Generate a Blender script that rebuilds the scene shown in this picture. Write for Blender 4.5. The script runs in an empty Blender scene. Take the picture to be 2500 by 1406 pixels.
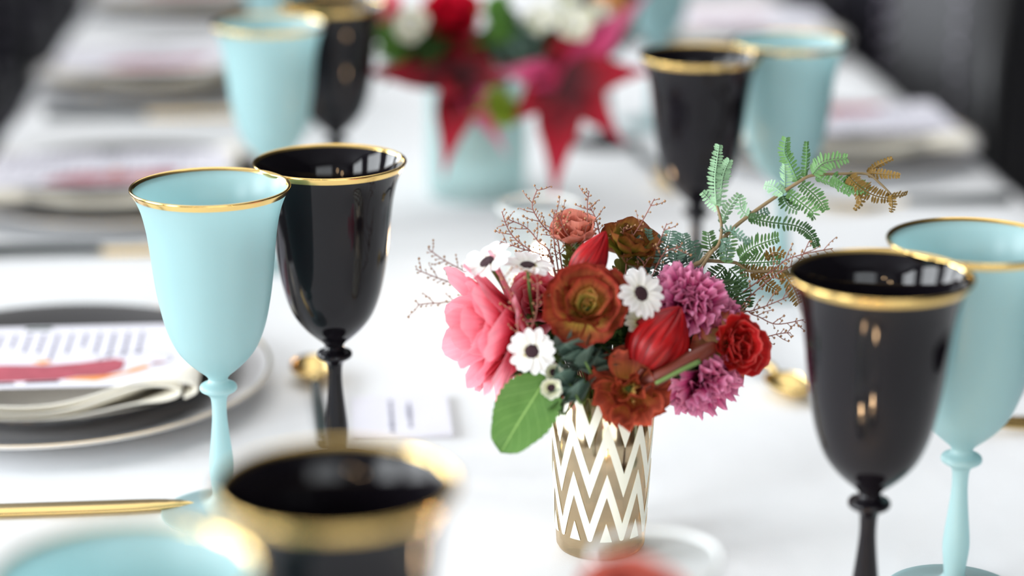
import bpy, bmesh, math, random
from mathutils import Vector, Matrix, noise
random.seed(11)
PI = math.pi
scene = bpy.context.scene
col = scene.collection

# ------------------------------------------------------------------ camera, light, exposure
TZ = 0.75                                   # table top height
F_PX, TH, PSI, HC = 5300.0, math.radians(16.85), math.radians(4.65), 0.496
CAM = Vector((0, 0, TZ + HC))
FH = Vector((math.sin(PSI), math.cos(PSI), 0))
RV = Vector((math.cos(PSI), -math.sin(PSI), 0))
ZV = Vector((0, 0, 1))
FV = math.cos(TH) * FH - math.sin(TH) * ZV
UV = math.sin(TH) * FH + math.cos(TH) * ZV
cam_d = bpy.data.cameras.new('camera')
cam_d.sensor_width = 36.0
cam_d.lens = F_PX / 2500 * 36.0
cam_d.clip_start = 0.05
cam_d.dof.use_dof = True
cam_d.dof.focus_distance = 1.215
cam_d.dof.aperture_fstop = 2.36
cam_d.dof.aperture_blades = 0
cam = bpy.data.objects.new('camera', cam_d)
col.objects.link(cam)
cam.location = CAM
cam.rotation_euler = (PI / 2 - TH, 0, -PSI)
scene.camera = cam
scene.view_settings.view_transform = 'Standard'
scene.view_settings.look = 'None'
scene.view_settings.gamma = 1
scene.view_settings.exposure = 0.16
scene.view_settings.use_curve_mapping = False
scene.cycles.use_denoising = True
scene.cycles.max_bounces = 10
scene.cycles.transparent_max_bounces = 12

world = bpy.data.worlds.new('daylight')
scene.world = world
world.use_nodes = True
bg = world.node_tree.nodes['Background']
bg.inputs[0].default_value = (0.86, 0.93, 1.0, 1)
bg.inputs[1].default_value = 1.0


def area(name, loc, rot, sx, sy, power, color):
    l = bpy.data.lights.new(name, 'AREA')
    l.shape = 'RECTANGLE'
    l.size, l.size_y, l.energy, l.color = sx, sy, power, color
    o = bpy.data.objects.new(name, l)
    o.location, o.rotation_euler = loc, rot
    col.objects.link(o)
    return o


WIN_Y = (-1.3, 0.95, 3.2, 5.3)               # windows of the left wall
for wy in WIN_Y:
    area('window_daylight', (-3.16, wy, 1.8), (0, -PI / 2, 0), 1.95, 1.45, 110, (0.93, 0.97, 1.0))
area('rear_window_daylight', (0.9, -2.96, 1.75), (PI / 2, 0, 0), 2.3, 1.75, 40, (0.95, 0.98, 1.0))
area('ceiling_fill_light', (0.0, 2.9, 2.93), (0, 0, 0), 2.4, 5.2, 46, (1.0, 0.985, 0.96))  # added fill below the ceiling, evens the light along the table


# ------------------------------------------------------------------ helpers
def lin(c):
    return tuple(((x / 255) / 12.92 if x / 255 <= 0.04045 else ((x / 255 + 0.055) / 1.055) ** 2.4) for x in c) + (1,)


def at(px, py, d):
    return CAM + d * (FV + (px - 1250) / F_PX * RV - (py - 703) / F_PX * UV)


def on(px, py, h=0.0):
    v = FV + (px - 1250) / F_PX * RV - (py - 703) / F_PX * UV
    return CAM + v * ((h - HC) / v.z)


def dirv(r, u, t):                           # right, up, towards the viewer
    return (RV * r + ZV * u - FH * t).normalized()


def tag(o, label=None, cat=None, group=None, kind=None):
    if label: o['label'] = label
    if cat: o['category'] = cat
    if group: o['group'] = group
    if kind: o['kind'] = kind
    return o


def empty(name, loc=(0, 0, 0), rot=None, **k):
    o = bpy.data.objects.new(name, None)
    o.empty_display_size = 0.02
    o.location = loc
    if rot is not None:
        o.rotation_mode = 'QUATERNION'
        o.rotation_quaternion = rot
    col.objects.link(o)
    return tag(o, **k)


def mesh(name, verts, faces, uvs=None, smooth=True):
    me = bpy.data.meshes.new(name)
    me.from_pydata([tuple(v) for v in verts], [], faces)
    if uvs is not None:
        ul = me.uv_layers.new(name='UVMap')
        for lp in me.loops:
            ul.data[lp.index].uv = uvs[lp.vertex_index]
    if smooth:
        me.polygons.foreach_set('use_smooth', [True] * len(me.polygons))
    me.update()
    return me


def link(name, me, m=None, parent=None, mw=None):
    o = bpy.data.objects.new(name, me)
    if m is not None:
        if not me.materials:
            me.materials.append(m)
    col.objects.link(o)
    if parent is not None: o.parent = parent
    if mw is not None: o.matrix_local = mw
    return o


def lathe(prof, seg=64, cap0=True, cap1=False):
    """prof: list of (radius, height)"""
    vs, fs = [], []
    n = len(prof)
    for r, h in prof:
        for k in range(seg):
            a = 2 * PI * k / seg
            vs.append((r * math.cos(a), r * math.sin(a), h))
    for i in range(n - 1):
        for k in range(seg):
            k2 = (k + 1) % seg
            fs.append((i * seg + k, i * seg + k2, (i + 1) * seg + k2, (i + 1) * seg + k))
    if cap0: fs.append(tuple(range(seg - 1, -1, -1)))
    if cap1: fs.append(tuple((n - 1) * seg + k for k in range(seg)))
    return vs, fs


def smooth_prof(pts, sub=6):
    out = []
    for i in range(len(pts) - 1):
        p0 = pts[max(i - 1, 0)]; p1 = pts[i]; p2 = pts[i + 1]; p3 = pts[min(i + 2, len(pts) - 1)]
        for s in range(sub):
            t = s / sub
            out.append(tuple(0.5 * (2 * p1[j] + (p2[j] - p0[j]) * t + (2 * p0[j] - 5 * p1[j] + 4 * p2[j] - p3[j]) * t * t
                                    + (3 * p1[j] - p0[j] - 3 * p2[j] + p3[j]) * t ** 3) for j in range(len(p1))))
    out.append(tuple(pts[-1]))
    return out


def boxes(lst):
    """list of (x0,x1,y0,y1,z0,z1)"""
    vs, fs = [], []
    for x0, x1, y0, y1, z0, z1 in lst:
        b = len(vs)
        vs += [(x0, y0, z0), (x1, y0, z0), (x1, y1, z0), (x0, y1, z0), (x0, y0, z1), (x1, y0, z1), (x1, y1, z1), (x0, y1, z1)]
        fs += [tuple(b + i for i in f) for f in ((3, 2, 1, 0), (4, 5, 6, 7), (0, 1, 5, 4), (1, 2, 6, 5), (2, 3, 7, 6), (3, 0, 4, 7))]
    return vs, fs


def bevel_box(name, lst, bev=0.006, seg=2):
    vs, fs = boxes(lst)
    me = mesh(name, vs, fs, smooth=False)
    bm = bmesh.new(); bm.from_mesh(me)
    bmesh.ops.bevel(bm, geom=list(bm.edges), offset=bev, segments=seg, affect='EDGES', profile=0.5)
    bm.to_mesh(me); bm.free()
    me.polygons.foreach_set('use_smooth', [True] * len(me.polygons))
    return me


def tube(pts, r0, r1=None, seg=6, cap=True):
    r1 = r0 if r1 is None else r1
    pts = [Vector(p) for p in pts]
    n = len(pts)
    vs, fs = [], []
    t0 = (pts[1] - pts[0]).normalized()
    nrm = t0.orthogonal().normalized()
    for i, p in enumerate(pts):
        t = (pts[min(i + 1, n - 1)] - pts[max(i - 1, 0)]).normalized()
        nrm = (nrm - t * nrm.dot(t)).normalized()
        bn = t.cross(nrm)
        r = r0 + (r1 - r0) * i / (n - 1)
        for k in range(seg):
            a = 2 * PI * k / seg
            vs.append(p + (nrm * math.cos(a) + bn * math.sin(a)) * r)
    for i in range(n - 1):
        for k in range(seg):
            k2 = (k + 1) % seg
            fs.append((i * seg + k, i * seg + k2, (i + 1) * seg + k2, (i + 1) * seg + k))
    if cap:
        fs.append(tuple(range(seg - 1, -1, -1)))
        fs.append(tuple((n - 1) * seg + k for k in range(seg)))
    return vs, fs


def merge(parts):
    vs, fs = [], []
    for v, f in parts:
        b = len(vs)
        vs += list(v)
        fs += [tuple(b + i for i in q) for q in f]
    return vs, fs


def curve(pts, sub=5):
    return [Vector(p) for p in smooth_prof([tuple(p) for p in pts], sub)]


# ------------------------------------------------------------------ materials
def new_mat(name):
    m = bpy.data.materials.new(name)
    m.use_nodes = True
    nt = m.node_tree
    return m, nt, nt.nodes['Principled BSDF'], nt.nodes['Material Output']


def setp(b, **k):
    for n, v in k.items():
        b.inputs[n.replace('_', ' ')].default_value = v


def plain(name, c, rough=0.5, metal=0.0, noise_amt=0.06, scale=60, spec=0.5, bump=0.0, coat=0.0):
    m, nt, b, o = new_mat(name)
    N = nt.nodes
    tc = N.new('ShaderNodeTexCoord'); nz = N.new('ShaderNodeTexNoise')
    nz.inputs['Scale'].default_value = scale; nz.inputs['Detail'].default_value = 3
    nt.links.new(tc.outputs['Object'], nz.inputs['Vector'])
    mx = N.new('ShaderNodeMix'); mx.data_type = 'RGBA'
    mx.inputs[6].default_value = tuple(x * (1 - noise_amt) for x in c[:3]) + (1,)
    mx.inputs[7].default_value = tuple(min(1, x * (1 + noise_amt)) for x in c[:3]) + (1,)
    nt.links.new(nz.outputs['Fac'], mx.inputs[0])
    nt.links.new(mx.outputs[2], b.inputs['Base Color'])
    setp(b, Roughness=rough, Metallic=metal)
    b.inputs['Specular IOR Level'].default_value = spec
    if coat:
        b.inputs['Coat Weight'].default_value = coat
        b.inputs['Coat Roughness'].default_value = 0.03
    if bump:
        bp = N.new('ShaderNodeBump'); bp.inputs['Strength'].default_value = bump
        bp.inputs['Distance'].default_value = 0.002
        nt.links.new(nz.outputs['Fac'], bp.inputs['Height'])
        nt.links.new(bp.outputs[0], b.inputs['Normal'])
    return m


def mat_petal(name, stops, vein=0.12, trans=0.3, rough=0.55, edge=None, edge_w=0.8, spec=0.3):
    """colour gradient along a petal (uv.y base to tip), fine veins along it, optional coloured margin"""
    m, nt, b, o = new_mat(name)
    N, L = nt.nodes, nt.links
    uv = N.new('ShaderNodeUVMap'); sp = N.new('ShaderNodeSeparateXYZ')
    L.new(uv.outputs[0], sp.inputs[0])
    ramp = N.new('ShaderNodeValToRGB')
    cr = ramp.color_ramp
    while len(cr.elements) < len(stops): cr.elements.new(0.5)
    for e, (p, c) in zip(cr.elements, stops):
        e.position = p; e.color = lin(c)
    nz2 = N.new('ShaderNodeTexNoise'); nz2.inputs['Scale'].default_value = 120
    tc = N.new('ShaderNodeTexCoord'); L.new(tc.outputs['Object'], nz2.inputs['Vector'])
    ad = N.new('ShaderNodeMath'); ad.operation = 'MULTIPLY_ADD'
    ad.inputs[1].default_value = 0.3; ad.inputs[2].default_value = -0.15
    L.new(nz2.outputs['Fac'], ad.inputs[0])
    ad2 = N.new('ShaderNodeMath'); ad2.operation = 'ADD'
    L.new(sp.outputs['Y'], ad2.inputs[0]); L.new(ad.outputs[0], ad2.inputs[1])
    L.new(ad2.outputs[0], ramp.inputs['Fac'])
    mp = N.new('ShaderNodeMapping'); mp.inputs['Scale'].default_value = (22, 1.6, 1)
    L.new(uv.outputs[0], mp.inputs['Vector'])
    nz = N.new('ShaderNodeTexNoise'); nz.inputs['Scale'].default_value = 1.0; nz.inputs['Detail'].default_value = 4
    L.new(mp.outputs[0], nz.inputs['Vector'])
    hs = N.new('ShaderNodeHueSaturation')
    mr = N.new('ShaderNodeMapRange')
    mr.inputs['From Min'].default_value = 0.3; mr.inputs['From Max'].default_value = 0.7
    mr.inputs['To Min'].default_value = 1 - vein * 2; mr.inputs['To Max'].default_value = 1 + vein
    L.new(nz.outputs['Fac'], mr.inputs['Value']); L.new(mr.outputs[0], hs.inputs['Value'])
    src = ramp.outputs['Color']
    if edge:
        a = N.new('ShaderNodeMath'); a.operation = 'SUBTRACT'; a.inputs[1].default_value = 0.5
        L.new(sp.outputs['X'], a.inputs[0])
        ab = N.new('ShaderNodeMath'); ab.operation = 'ABSOLUTE'; L.new(a.outputs[0], ab.inputs[0])
        dbl = N.new('ShaderNodeMath'); dbl.operation = 'MULTIPLY'; dbl.inputs[1].default_value = 2
        L.new(ab.outputs[0], dbl.inputs[0])
        mxm = N.new('ShaderNodeMath'); mxm.operation = 'MAXIMUM'
        L.new(dbl.outputs[0], mxm.inputs[0]); L.new(sp.outputs['Y'], mxm.inputs[1])
        er = N.new('ShaderNodeMapRange'); er.inputs['From Min'].default_value = edge_w; er.inputs['From Max'].default_value = min(1, edge_w + 0.12)
        L.new(mxm.outputs[0], er.inputs['Value'])
        me_ = N.new('ShaderNodeMix'); me_.data_type = 'RGBA'
        L.new(er.outputs[0], me_.inputs[0]); L.new(src, me_.inputs[6]); me_.inputs[7].default_value = lin(edge)
        src = me_.outputs[2]
    L.new(src, hs.inputs['Color'])
    L.new(hs.outputs[0], b.inputs['Base Color'])
    setp(b, Roughness=rough)
    b.inputs['Specular IOR Level'].default_value = spec
    bp = N.new('ShaderNodeBump'); bp.inputs['Strength'].default_value = 0.25; bp.inputs['Distance'].default_value = 0.0006
    L.new(nz.outputs['Fac'], bp.inputs['Height']); L.new(bp.outputs[0], b.inputs['Normal'])
    tr = N.new('ShaderNodeBsdfTranslucent'); L.new(hs.outputs[0], tr.inputs['Color'])
    mix = N.new('ShaderNodeMixShader'); mix.inputs[0].default_value = trans
    L.new(b.outputs[0], mix.inputs[1]); L.new(tr.outputs[0], mix.inputs[2]); L.new(mix.outputs[0], o.inputs['Surface'])
    return m


def mat_frosted(name, c, clear=0.12, trans=0.5, rough=0.28):
    m, nt, b, o = new_mat(name)
    N, L = nt.nodes, nt.links
    setp(b, Base_Color=c, Roughness=rough)
    tr = N.new('ShaderNodeBsdfTranslucent'); tr.inputs['Color'].default_value = c
    tp = N.new('ShaderNodeBsdfTransparent'); tp.inputs['Color'].default_value = tuple(x ** 0.6 for x in c[:3]) + (1,)
    m1 = N.new('ShaderNodeMixShader'); m1.inputs[0].default_value = trans
    m2 = N.new('ShaderNodeMixShader'); m2.inputs[0].default_value = clear
    L.new(b.outputs[0], m1.inputs[1]); L.new(tr.outputs[0], m1.inputs[2])
    L.new(m1.outputs[0], m2.inputs[1]); L.new(tp.outputs[0], m2.inputs[2])
    nz = N.new('ShaderNodeTexNoise'); nz.inputs['Scale'].default_value = 900
    bp = N.new('ShaderNodeBump'); bp.inputs['Strength'].default_value = 0.05; bp.inputs['Distance'].default_value = 0.0003
    L.new(nz.outputs['Fac'], bp.inputs['Height']); L.new(bp.outputs[0], b.inputs['Normal'])
    L.new(m2.outputs[0], o.inputs['Surface'])
    return m


def mat_clear(name, tint=(0.98, 0.995, 0.99, 1)):
    m, nt, b, o = new_mat(name)
    N, L = nt.nodes, nt.links
    gl = N.new('ShaderNodeBsdfGlossy'); gl.inputs['Roughness'].default_value = 0.03
    tp = N.new('ShaderNodeBsdfTransparent'); tp.inputs['Color'].default_value = tint
    lw = N.new('ShaderNodeLayerWeight'); lw.inputs['Blend'].default_value = 0.12
    mx = N.new('ShaderNodeMixShader')
    ml = N.new('ShaderNodeMath'); ml.operation = 'MULTIPLY'; ml.inputs[1].default_value = 0.35
    L.new(lw.outputs['Fresnel'], ml.inputs[0]); L.new(ml.outputs[0], mx.inputs[0]); L.new(tp.outputs[0], mx.inputs[1]); L.new(gl.outputs[0], mx.inputs[2])
    L.new(mx.outputs[0], o.inputs['Surface'])
    return m


def mat_cloth():
    m, nt, b, o = new_mat('white_linen')
    N, L = nt.nodes, nt.links
    tc = N.new('ShaderNodeTexCoord')
    setp(b, Base_Color=(0.83, 0.845, 0.86, 1), Roughness=0.95)
    b.inputs['Specular IOR Level'].default_value = 0.1
    big = N.new('ShaderNodeTexNoise'); big.inputs['Scale'].default_value = 7; big.inputs['Detail'].default_value = 4
    mp = N.new('ShaderNodeMapping'); mp.inputs['Scale'].default_value = (1.0, 0.6, 1); mp.inputs['Rotation'].default_value = (0, 0, 0.5)
    L.new(tc.outputs['Object'], mp.inputs['Vector']); L.new(mp.outputs[0], big.inputs['Vector'])
    fine = N.new('ShaderNodeTexNoise'); fine.inputs['Scale'].default_value = 1400
    L.new(tc.outputs['Object'], fine.inputs['Vector'])
    b1 = N.new('ShaderNodeBump'); b1.inputs['Strength'].default_value = 0.35; b1.inputs['Distance'].default_value = 0.008
    L.new(big.outputs['Fac'], b1.inputs['Height'])
    b2 = N.new('ShaderNodeBump'); b2.inputs['Strength'].default_value = 0.1; b2.inputs['Distance'].default_value = 0.0005
    L.new(fine.outputs['Fac'], b2.inputs['Height']); L.new(b1.outputs[0], b2.inputs['Normal'])
    L.new(b2.outputs[0], b.inputs['Normal'])
    return m


M = {}
M['cloth'] = mat_cloth()
M['napkin'] = plain('napkin_linen', lin((246, 242, 230)), 0.9, bump=0.15, scale=400, spec=0.1)
M['card'] = plain('card_paper', lin((228, 227, 236)), 0.7, noise_amt=0.01, spec=0.2)
M['aqua'] = mat_frosted('frosted_aqua_glass', (0.535, 0.745, 0.76, 1), 0.14, 0.42)
M['black_glass'] = plain('black_glass', (0.006, 0.005, 0.007, 1), 0.03, noise_amt=0.1, spec=0.28)
M['gold'] = plain('gold_lustre', (0.86, 0.60, 0.22, 1), 0.16, metal=1.0, noise_amt=0.06, scale=30)
M['gold_satin'] = plain('satin_gold', (0.80, 0.58, 0.24, 1), 0.26, metal=1.0, noise_amt=0.05, scale=40)
M['handle'] = plain('black_green_resin', (0.012, 0.02, 0.02, 1), 0.22)
M['white_china'] = plain('white_china', (0.82, 0.82, 0.83, 1), 0.12, noise_amt=0.01)
M['black_china'] = plain('black_china', (0.012, 0.012, 0.015, 1), 0.13)
M['clear'] = mat_clear('clear_glass')
M['window_glass'] = mat_clear('window_glass', (0.95, 0.98, 1, 1))

# ------------------------------------------------------------------ the room
X0, X1, Y0, Y1, ZC = -3.3, 3.2, -3.1, 7.0, 3.0
M['floor'] = plain('dark_floor', (0.006, 0.005, 0.007, 1), 0.7, noise_amt=0.4, scale=4)
M['wall'] = plain('grey_plaster', (0.30, 0.30, 0.31, 1), 0.9, noise_amt=0.03, scale=5)
M['dark_wall'] = plain('charcoal_plaster', (0.010, 0.009, 0.012, 1), 0.8, noise_amt=0.2, scale=5)
M['frame'] = plain('window_frame_paint', (0.05, 0.05, 0.05, 1), 0.4)


def struct(name, me, m):
    return tag(link(name, me, m), kind='structure')


def bx(name, lst, m):
    v, f = boxes(lst)
    return struct(name, mesh(name, v, f, smooth=False), m)


bx('floor', [(X0, X1, Y0, Y1, -0.1, 0)], M['floor'])
bx('ceiling', [(X0, X1, Y0, Y1, ZC, ZC + 0.1)], M['wall'])
bx('wall_right', [(X1, X1 + 0.1, Y0, Y1, 0, ZC)], M['dark_wall'])
bx('wall_back', [(X0 - 0.1, X1 + 0.1, Y1, Y1 + 0.1, 0, ZC)], M['dark_wall'])
seg_ = [(X0 - 0.1, X0, Y0, Y1, 0, 0.8), (X0 - 0.1, X0, Y0, Y1, 2.8, ZC)]
ed = Y0
for wy in WIN_Y:
    seg_.append((X0 - 0.1, X0, ed, wy - 0.75, 0.8, 2.8)); ed = wy + 0.75
seg_.append((X0 - 0.1, X0, ed, Y1, 0.8, 2.8))
bx('wall_left', seg_, M['wall'])
bx('wall_front', [(X0, X1, Y0 - 0.1, Y0, 0, 0.85), (X0, X1, Y0 - 0.1, Y0, 2.65, ZC), (X0, -0.3, Y0 - 0.1, Y0, 0.85, 2.65),
                  (2.1, X1, Y0 - 0.1, Y0, 0.85, 2.65)], M['wall'])
bx('baseboard_left', [(X0, X0 + 0.015, Y0, Y1, 0, 0.1)], M['dark_wall'])
bx('baseboard_right', [(X1 - 0.015, X1, Y0, Y1, 0, 0.1)], M['dark_wall'])
bx('baseboard_back', [(X0 + 0.02, X1 - 0.02, Y1 - 0.015, Y1, 0, 0.1)], M['dark_wall'])
for i, wy in enumerate(WIN_Y):
    x = X0 - 0.06
    y0, y1 = wy - 0.75, wy + 0.75
    fr = bx('window_%d' % (i + 1), [(x, x + 0.05, y0, y0 + 0.05, 0.8, 2.8), (x, x + 0.05, y1 - 0.05, y1, 0.8, 2.8), (x, x + 0.05, y0, y1, 0.8, 0.85),
             (x, x + 0.05, y0, y1, 2.75, 2.8), (x, x + 0.05, wy - 0.02, wy + 0.02, 0.8, 2.8), (x, x + 0.05, y0, y1, 1.78, 1.82)], M['frame'])
    for (a0, a1) in ((y0 + 0.05, wy - 0.02), (wy + 0.02, y1 - 0.05)):
        for (b0, b1) in ((0.85, 1.78), (1.82, 2.75)):
            v, f = boxes([(x + 0.02, x + 0.026, a0, a1, b0, b1)])
            link('pane', mesh('pane', v, f, smooth=False), M['window_glass'], fr)
y = Y0 - 0.06
fr = bx('window_5', [(-0.3, -0.25, y, y + 0.05, 0.85, 2.65), (2.05, 2.1, y, y + 0.05, 0.85, 2.65), (-0.3, 2.1, y, y + 0.05, 0.85, 0.9), (-0.3, 2.1, y, y + 0.05, 2.6, 2.65),
                     (0.88, 0.92, y, y + 0.05, 0.85, 2.65), (-0.3, 2.1, y, y + 0.05, 1.73, 1.77)], M['frame'])
for (a0, a1) in ((-0.25, 0.88), (0.92, 2.05)):
    for (b0, b1) in ((0.9, 1.73), (1.77, 2.6)):
        v, f = boxes([(a0, a1, y + 0.02, y + 0.026, b0, b1)])
        link('pane', mesh('pane', v, f, smooth=False), M['window_glass'], fr)

# unseen pendant lamps, added behind the camera for warm highlights
bulb_m, nt, b, o = new_mat('warm_bulb')
setp(b, Base_Color=(1, 0.8, 0.55, 1)); b.inputs['Emission Color'].default_value = (1, 0.66, 0.36, 1); b.inputs['Emission Strength'].default_value = 90
M['brass'] = plain('dark_brass', (0.25, 0.17, 0.08, 1), 0.35, metal=1)
for i, (lx, ly, lz) in enumerate(((-1.15, -1.55, 1.62), (-0.72, -1.75, 1.82))):
    t = empty('added_pendant_lamp', (lx, ly, lz), label='added unseen warm bare bulb pendant lamp, ' + ('lower one nearer the left wall' if i == 0 else 'higher one nearer the rear window'), cat='lamp')
    v, f = lathe(smooth_prof([(0.0005, -0.05), (0.03, -0.04), (0.045, 0.0), (0.03, 0.045), (0.017, 0.07)], 5), 24)
    link('bulb', mesh('bulb', v, f), bulb_m, t)
    v, f = lathe([(0.02, 0.068), (0.024, 0.075), (0.024, 0.12), (0.01, 0.13)], 24, True, True)
    link('socket', mesh('socket', v, f), M['brass'], t)
    v, f = tube([(0, 0, 0.13), (0, 0, ZC - lz)], 0.004)
    link('cord', mesh('cord', v, f), M['handle'], t)

# ------------------------------------------------------------------ table and cloth
TX0, TX1, TY0, TY1 = -0.345, 0.632, -0.55, 5.0
M['table_wood'] = plain('table_wood', (0.12, 0.07, 0.04, 1), 0.5, noise_amt=0.3, scale=8)
t = empty('dining_table', (0, 0, 0), label='long wooden dining table hidden under the white tablecloth', cat='table')
link('tabletop', bevel_box('tabletop', [(TX0 + 0.01, TX1 - 0.01, TY0 + 0.01, TY1 - 0.01, TZ - 0.045, TZ - 0.004)], 0.004), M['table_wood'], t)
for lx in (0.03, 0.26):
    for ly in (TY0 + 0.15, (TY0 + TY1) / 2, TY1 - 0.15):
        link('leg', bevel_box('leg', [(lx - 0.03, lx + 0.03, ly - 0.03, ly + 0.03, 0, TZ - 0.046)], 0.004), M['table_wood'], t)


def tablecloth():
    """top sheet with soft rolled edges and wavy drops on all four sides"""
    hx, hy = (TX1 - TX0) / 2, (TY1 - TY0) / 2
    cx, cy = (TX0 + TX1) / 2, (TY0 + TY1) / 2
    drop = 0.2
    nx, ny = 44, 200
    sx, sy = hx + drop, hy + drop
    vs, fs = [], []
    for j in range(ny + 1):
        for i in range(nx + 1):
            u = (i / nx * 2 - 1) * sx
            v = (j / ny * 2 - 1) * sy
            ox = max(0, abs(u) - hx); oy = max(0, abs(v) - hy)
            d = max(ox, oy)
            px_ = math.copysign(min(abs(u), hx), u); py_ = math.copysign(min(abs(v), hy), v)
            wob = 0.012 * math.sin((py_ if ox >= oy else px_) * 24 + 2 * math.sin(py_ * 5)) * min(1, d / drop * 1.3)
            out = 0.004 * min(1, d * 60) + 0.02 * d / drop + wob * (1 if d > 0 else 0)
            if ox > 0 and ox >= oy: px_ += math.copysign(out, u)
            if oy > 0 and oy >= ox: py_ += math.copysign(out, v)
            vs.append((cx + px_, cy + py_, TZ - d))
    for j in range(ny):
        for i in range(nx):
            a = j * (nx + 1) + i
            fs.append((a, a + 1, a + nx + 2, a + nx + 1))
    o = link('tablecloth', mesh('tablecloth', vs, fs), M['cloth'])
    tag(o, 'long white linen tablecloth covering the whole dining table', 'tablecloth')
    return o


tablecloth()

# ------------------------------------------------------------------ chairs
M['chair_black'] = plain('black_lacquer', (0.008, 0.008, 0.009, 1), 0.3)
M['chair_cloth'] = plain('charcoal_upholstery', (0.009, 0.008, 0.013, 1), 0.85, noise_amt=0.25, scale=90, bump=0.2, spec=0.15)
M['chair_grey'] = plain('grey_upholstery', (0.075, 0.075, 0.08, 1), 0.85, noise_amt=0.2, scale=90, bump=0.2)
M['glint_stud'] = plain('glint_stud_metal', (0.5, 0.46, 0.55, 1), 0.2, metal=1)


def chair_proto():
    t = empty('dining_chair')
    link('seat', bevel_box('seat', [(-0.21, 0.2, -0.21, 0.21, 0.43, 0.5)], 0.02, 3), M['chair_cloth'], t)
    link('seat_frame', bevel_box('seat_frame', [(-0.2, 0.19, -0.2, 0.2, 0.37, 0.43)], 0.005), M['chair_black'], t)
    bk = link('backrest', bevel_box('backrest', [(0.19, 0.26, -0.19, 0.19, 0.56, 0.98)], 0.025, 3), M['chair_cloth'], t)
    for s in (-1, 1):
        v, f = merge([tube([(0.23, s * 0.205, 0.0), (0.21, s * 0.205, 0.43), (0.235, s * 0.205, 0.99)], 0.018, 0.014, 8)])
        link('rear_leg', mesh('rear_leg', v, f), M['chair_black'], t)
        v, f = tube([(-0.18, s * 0.18, 0.0), (-0.18, s * 0.18, 0.37)], 0.014, 0.02, 8)
        link('front_leg', mesh('front_leg', v, f), M['chair_black'], t)
    link('top_rail', bevel_box('top_rail', [(0.215, 0.255, -0.21, 0.21, 0.985, 1.02)], 0.01, 2), M['chair_black'], t)
    sv, sf = lathe([(0.0055, 0), (0.005, 0.002), (0.0025, 0.0035)], 8, False, True)
    sm = mesh('glint_stud', sv, sf)
    for k in range(12):  # studs added to give blurred points of light on the dark backs
        for s in (-1, 1):
            o = link('glint_stud', sm, M['glint_stud'], bk)
            o.matrix_local = Matrix.Translation((0.188, s * 0.165, 0.6 + k * 0.031)) @ Matrix.Rotation(-PI / 2, 4, 'Y')
    return t


def children_of(o):
    return [c for c in col.objects if c.parent == o]


def copy_tree(o, parent=None):
    c = o.copy(); col.objects.link(c)
    if parent is not None: c.parent = parent
    for ch in children_of(o): copy_tree(ch, c)
    return c


ch0 = chair_proto()
LY = [1.408 + 0.523 * k for k in range(6)]
RY = [1.504 + 0.56 * k for k in range(6)]
first = True
for side, ys, words in (('left', LY, ('second', 'third', 'fourth', 'fifth', 'sixth')), ('right', RY, ('second', 'third', 'fourth', 'fifth', 'sixth'))):
    for w_, cy in zip(words, ys[1:]):
        c = ch0 if first else copy_tree(ch0)
        first = False
        if side == 'right':
            c.location = (TX1 - 0.04, cy + 0.02, 0); c.rotation_euler = (0, 0, 0)
        else:
            c.location = (TX0 + 0.02, cy - 0.02, 0); c.rotation_euler = (0, 0, PI)
        if side == 'right' and w_ == 'third':
            c.location = (TX1 - 0.06, 2.75, 0)
            for k_ in children_of(c):
                if k_.name.startswith('backrest'):
                    k_.data = k_.data.copy(); k_.data.materials.clear(); k_.data.materials.append(M['chair_grey']); tag(k_, 'grey upholstered backrest')
        tag(c, 'black framed charcoal dining chair tucked under the %s table edge, %s from the camera' % (side, w_), 'chair', 'chairs along the table')

# ------------------------------------------------------------------ goblets
BOWL_OUT = [(0.0054, 0.0835), (0.0072, 0.0860), (0.0125, 0.0905), (0.0185, 0.0965), (0.0240, 0.1045), (0.0284, 0.1160), (0.0313, 0.1290),
            (0.0335, 0.1435), (0.0355, 0.1625), (0.0370, 0.1740), (0.0392, 0.1840), (0.0420, 0.1915), (0.0447, 0.1966)]
STEM = [(0.0085, 0.0022), (0.0066, 0.0050), (0.0055, 0.0095), (0.0060, 0.0170), (0.0071, 0.0270), (0.0068, 0.0350), (0.0058, 0.0440), (0.0046, 0.0560), (0.0042, 0.0640),
        (0.0047, 0.0715), (0.0070, 0.0745), (0.0102, 0.0765), (0.0108, 0.0783), (0.0098, 0.0800), (0.0066, 0.0815), (0.0054, 0.0836)]
FOOT = [(0.0355, 0.0), (0.0362, 0.0008), (0.0355, 0.0017), (0.0280, 0.0028), (0.0180, 0.0045), (0.0110, 0.0068), (0.0072, 0.0100), (0.0058, 0.0120)]


def goblet_meshes(kind):
    out = smooth_prof(BOWL_OUT, 4)
    inn = []
    for r, h in reversed(out[3:]):
        inn.append((max(0.0008, r - 0.0014), h + (0.0 if h > 0.12 else 0.002 * (0.12 - h) / 0.034)))
    inn.append((0.0006, inn[-1][1] - 0.0004))
    v, f = lathe(out + [(0.0442, 0.1973)] + inn, 96, False, False)
    bowl = mesh(kind + '_bowl', v, f)
    v, f = lathe(smooth_prof(STEM, 3), 40, False, False)
    stem = mesh(kind + '_stem', v, f)
    v, f = lathe(smooth_prof(FOOT, 3), 64, True, False)
    foot = mesh(kind + '_foot', v, f)
    # gilded band around the lip, following the flare
    band = [(0.0441, 0.1942), (0.0450, 0.1964), (0.0452, 0.1974), (0.0446, 0.1980), (0.0436, 0.1975), (0.0428, 0.1962)]
    band[0] = (0.04355, 0.1938)
    v, f = lathe(smooth_prof(band, 3), 96, False, False)
    rim = mesh(kind + '_rim', v, f)
    return bowl, stem, foot, rim


GM = {'aqua': goblet_meshes('aqua'), 'black': goblet_meshes('black')}


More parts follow.
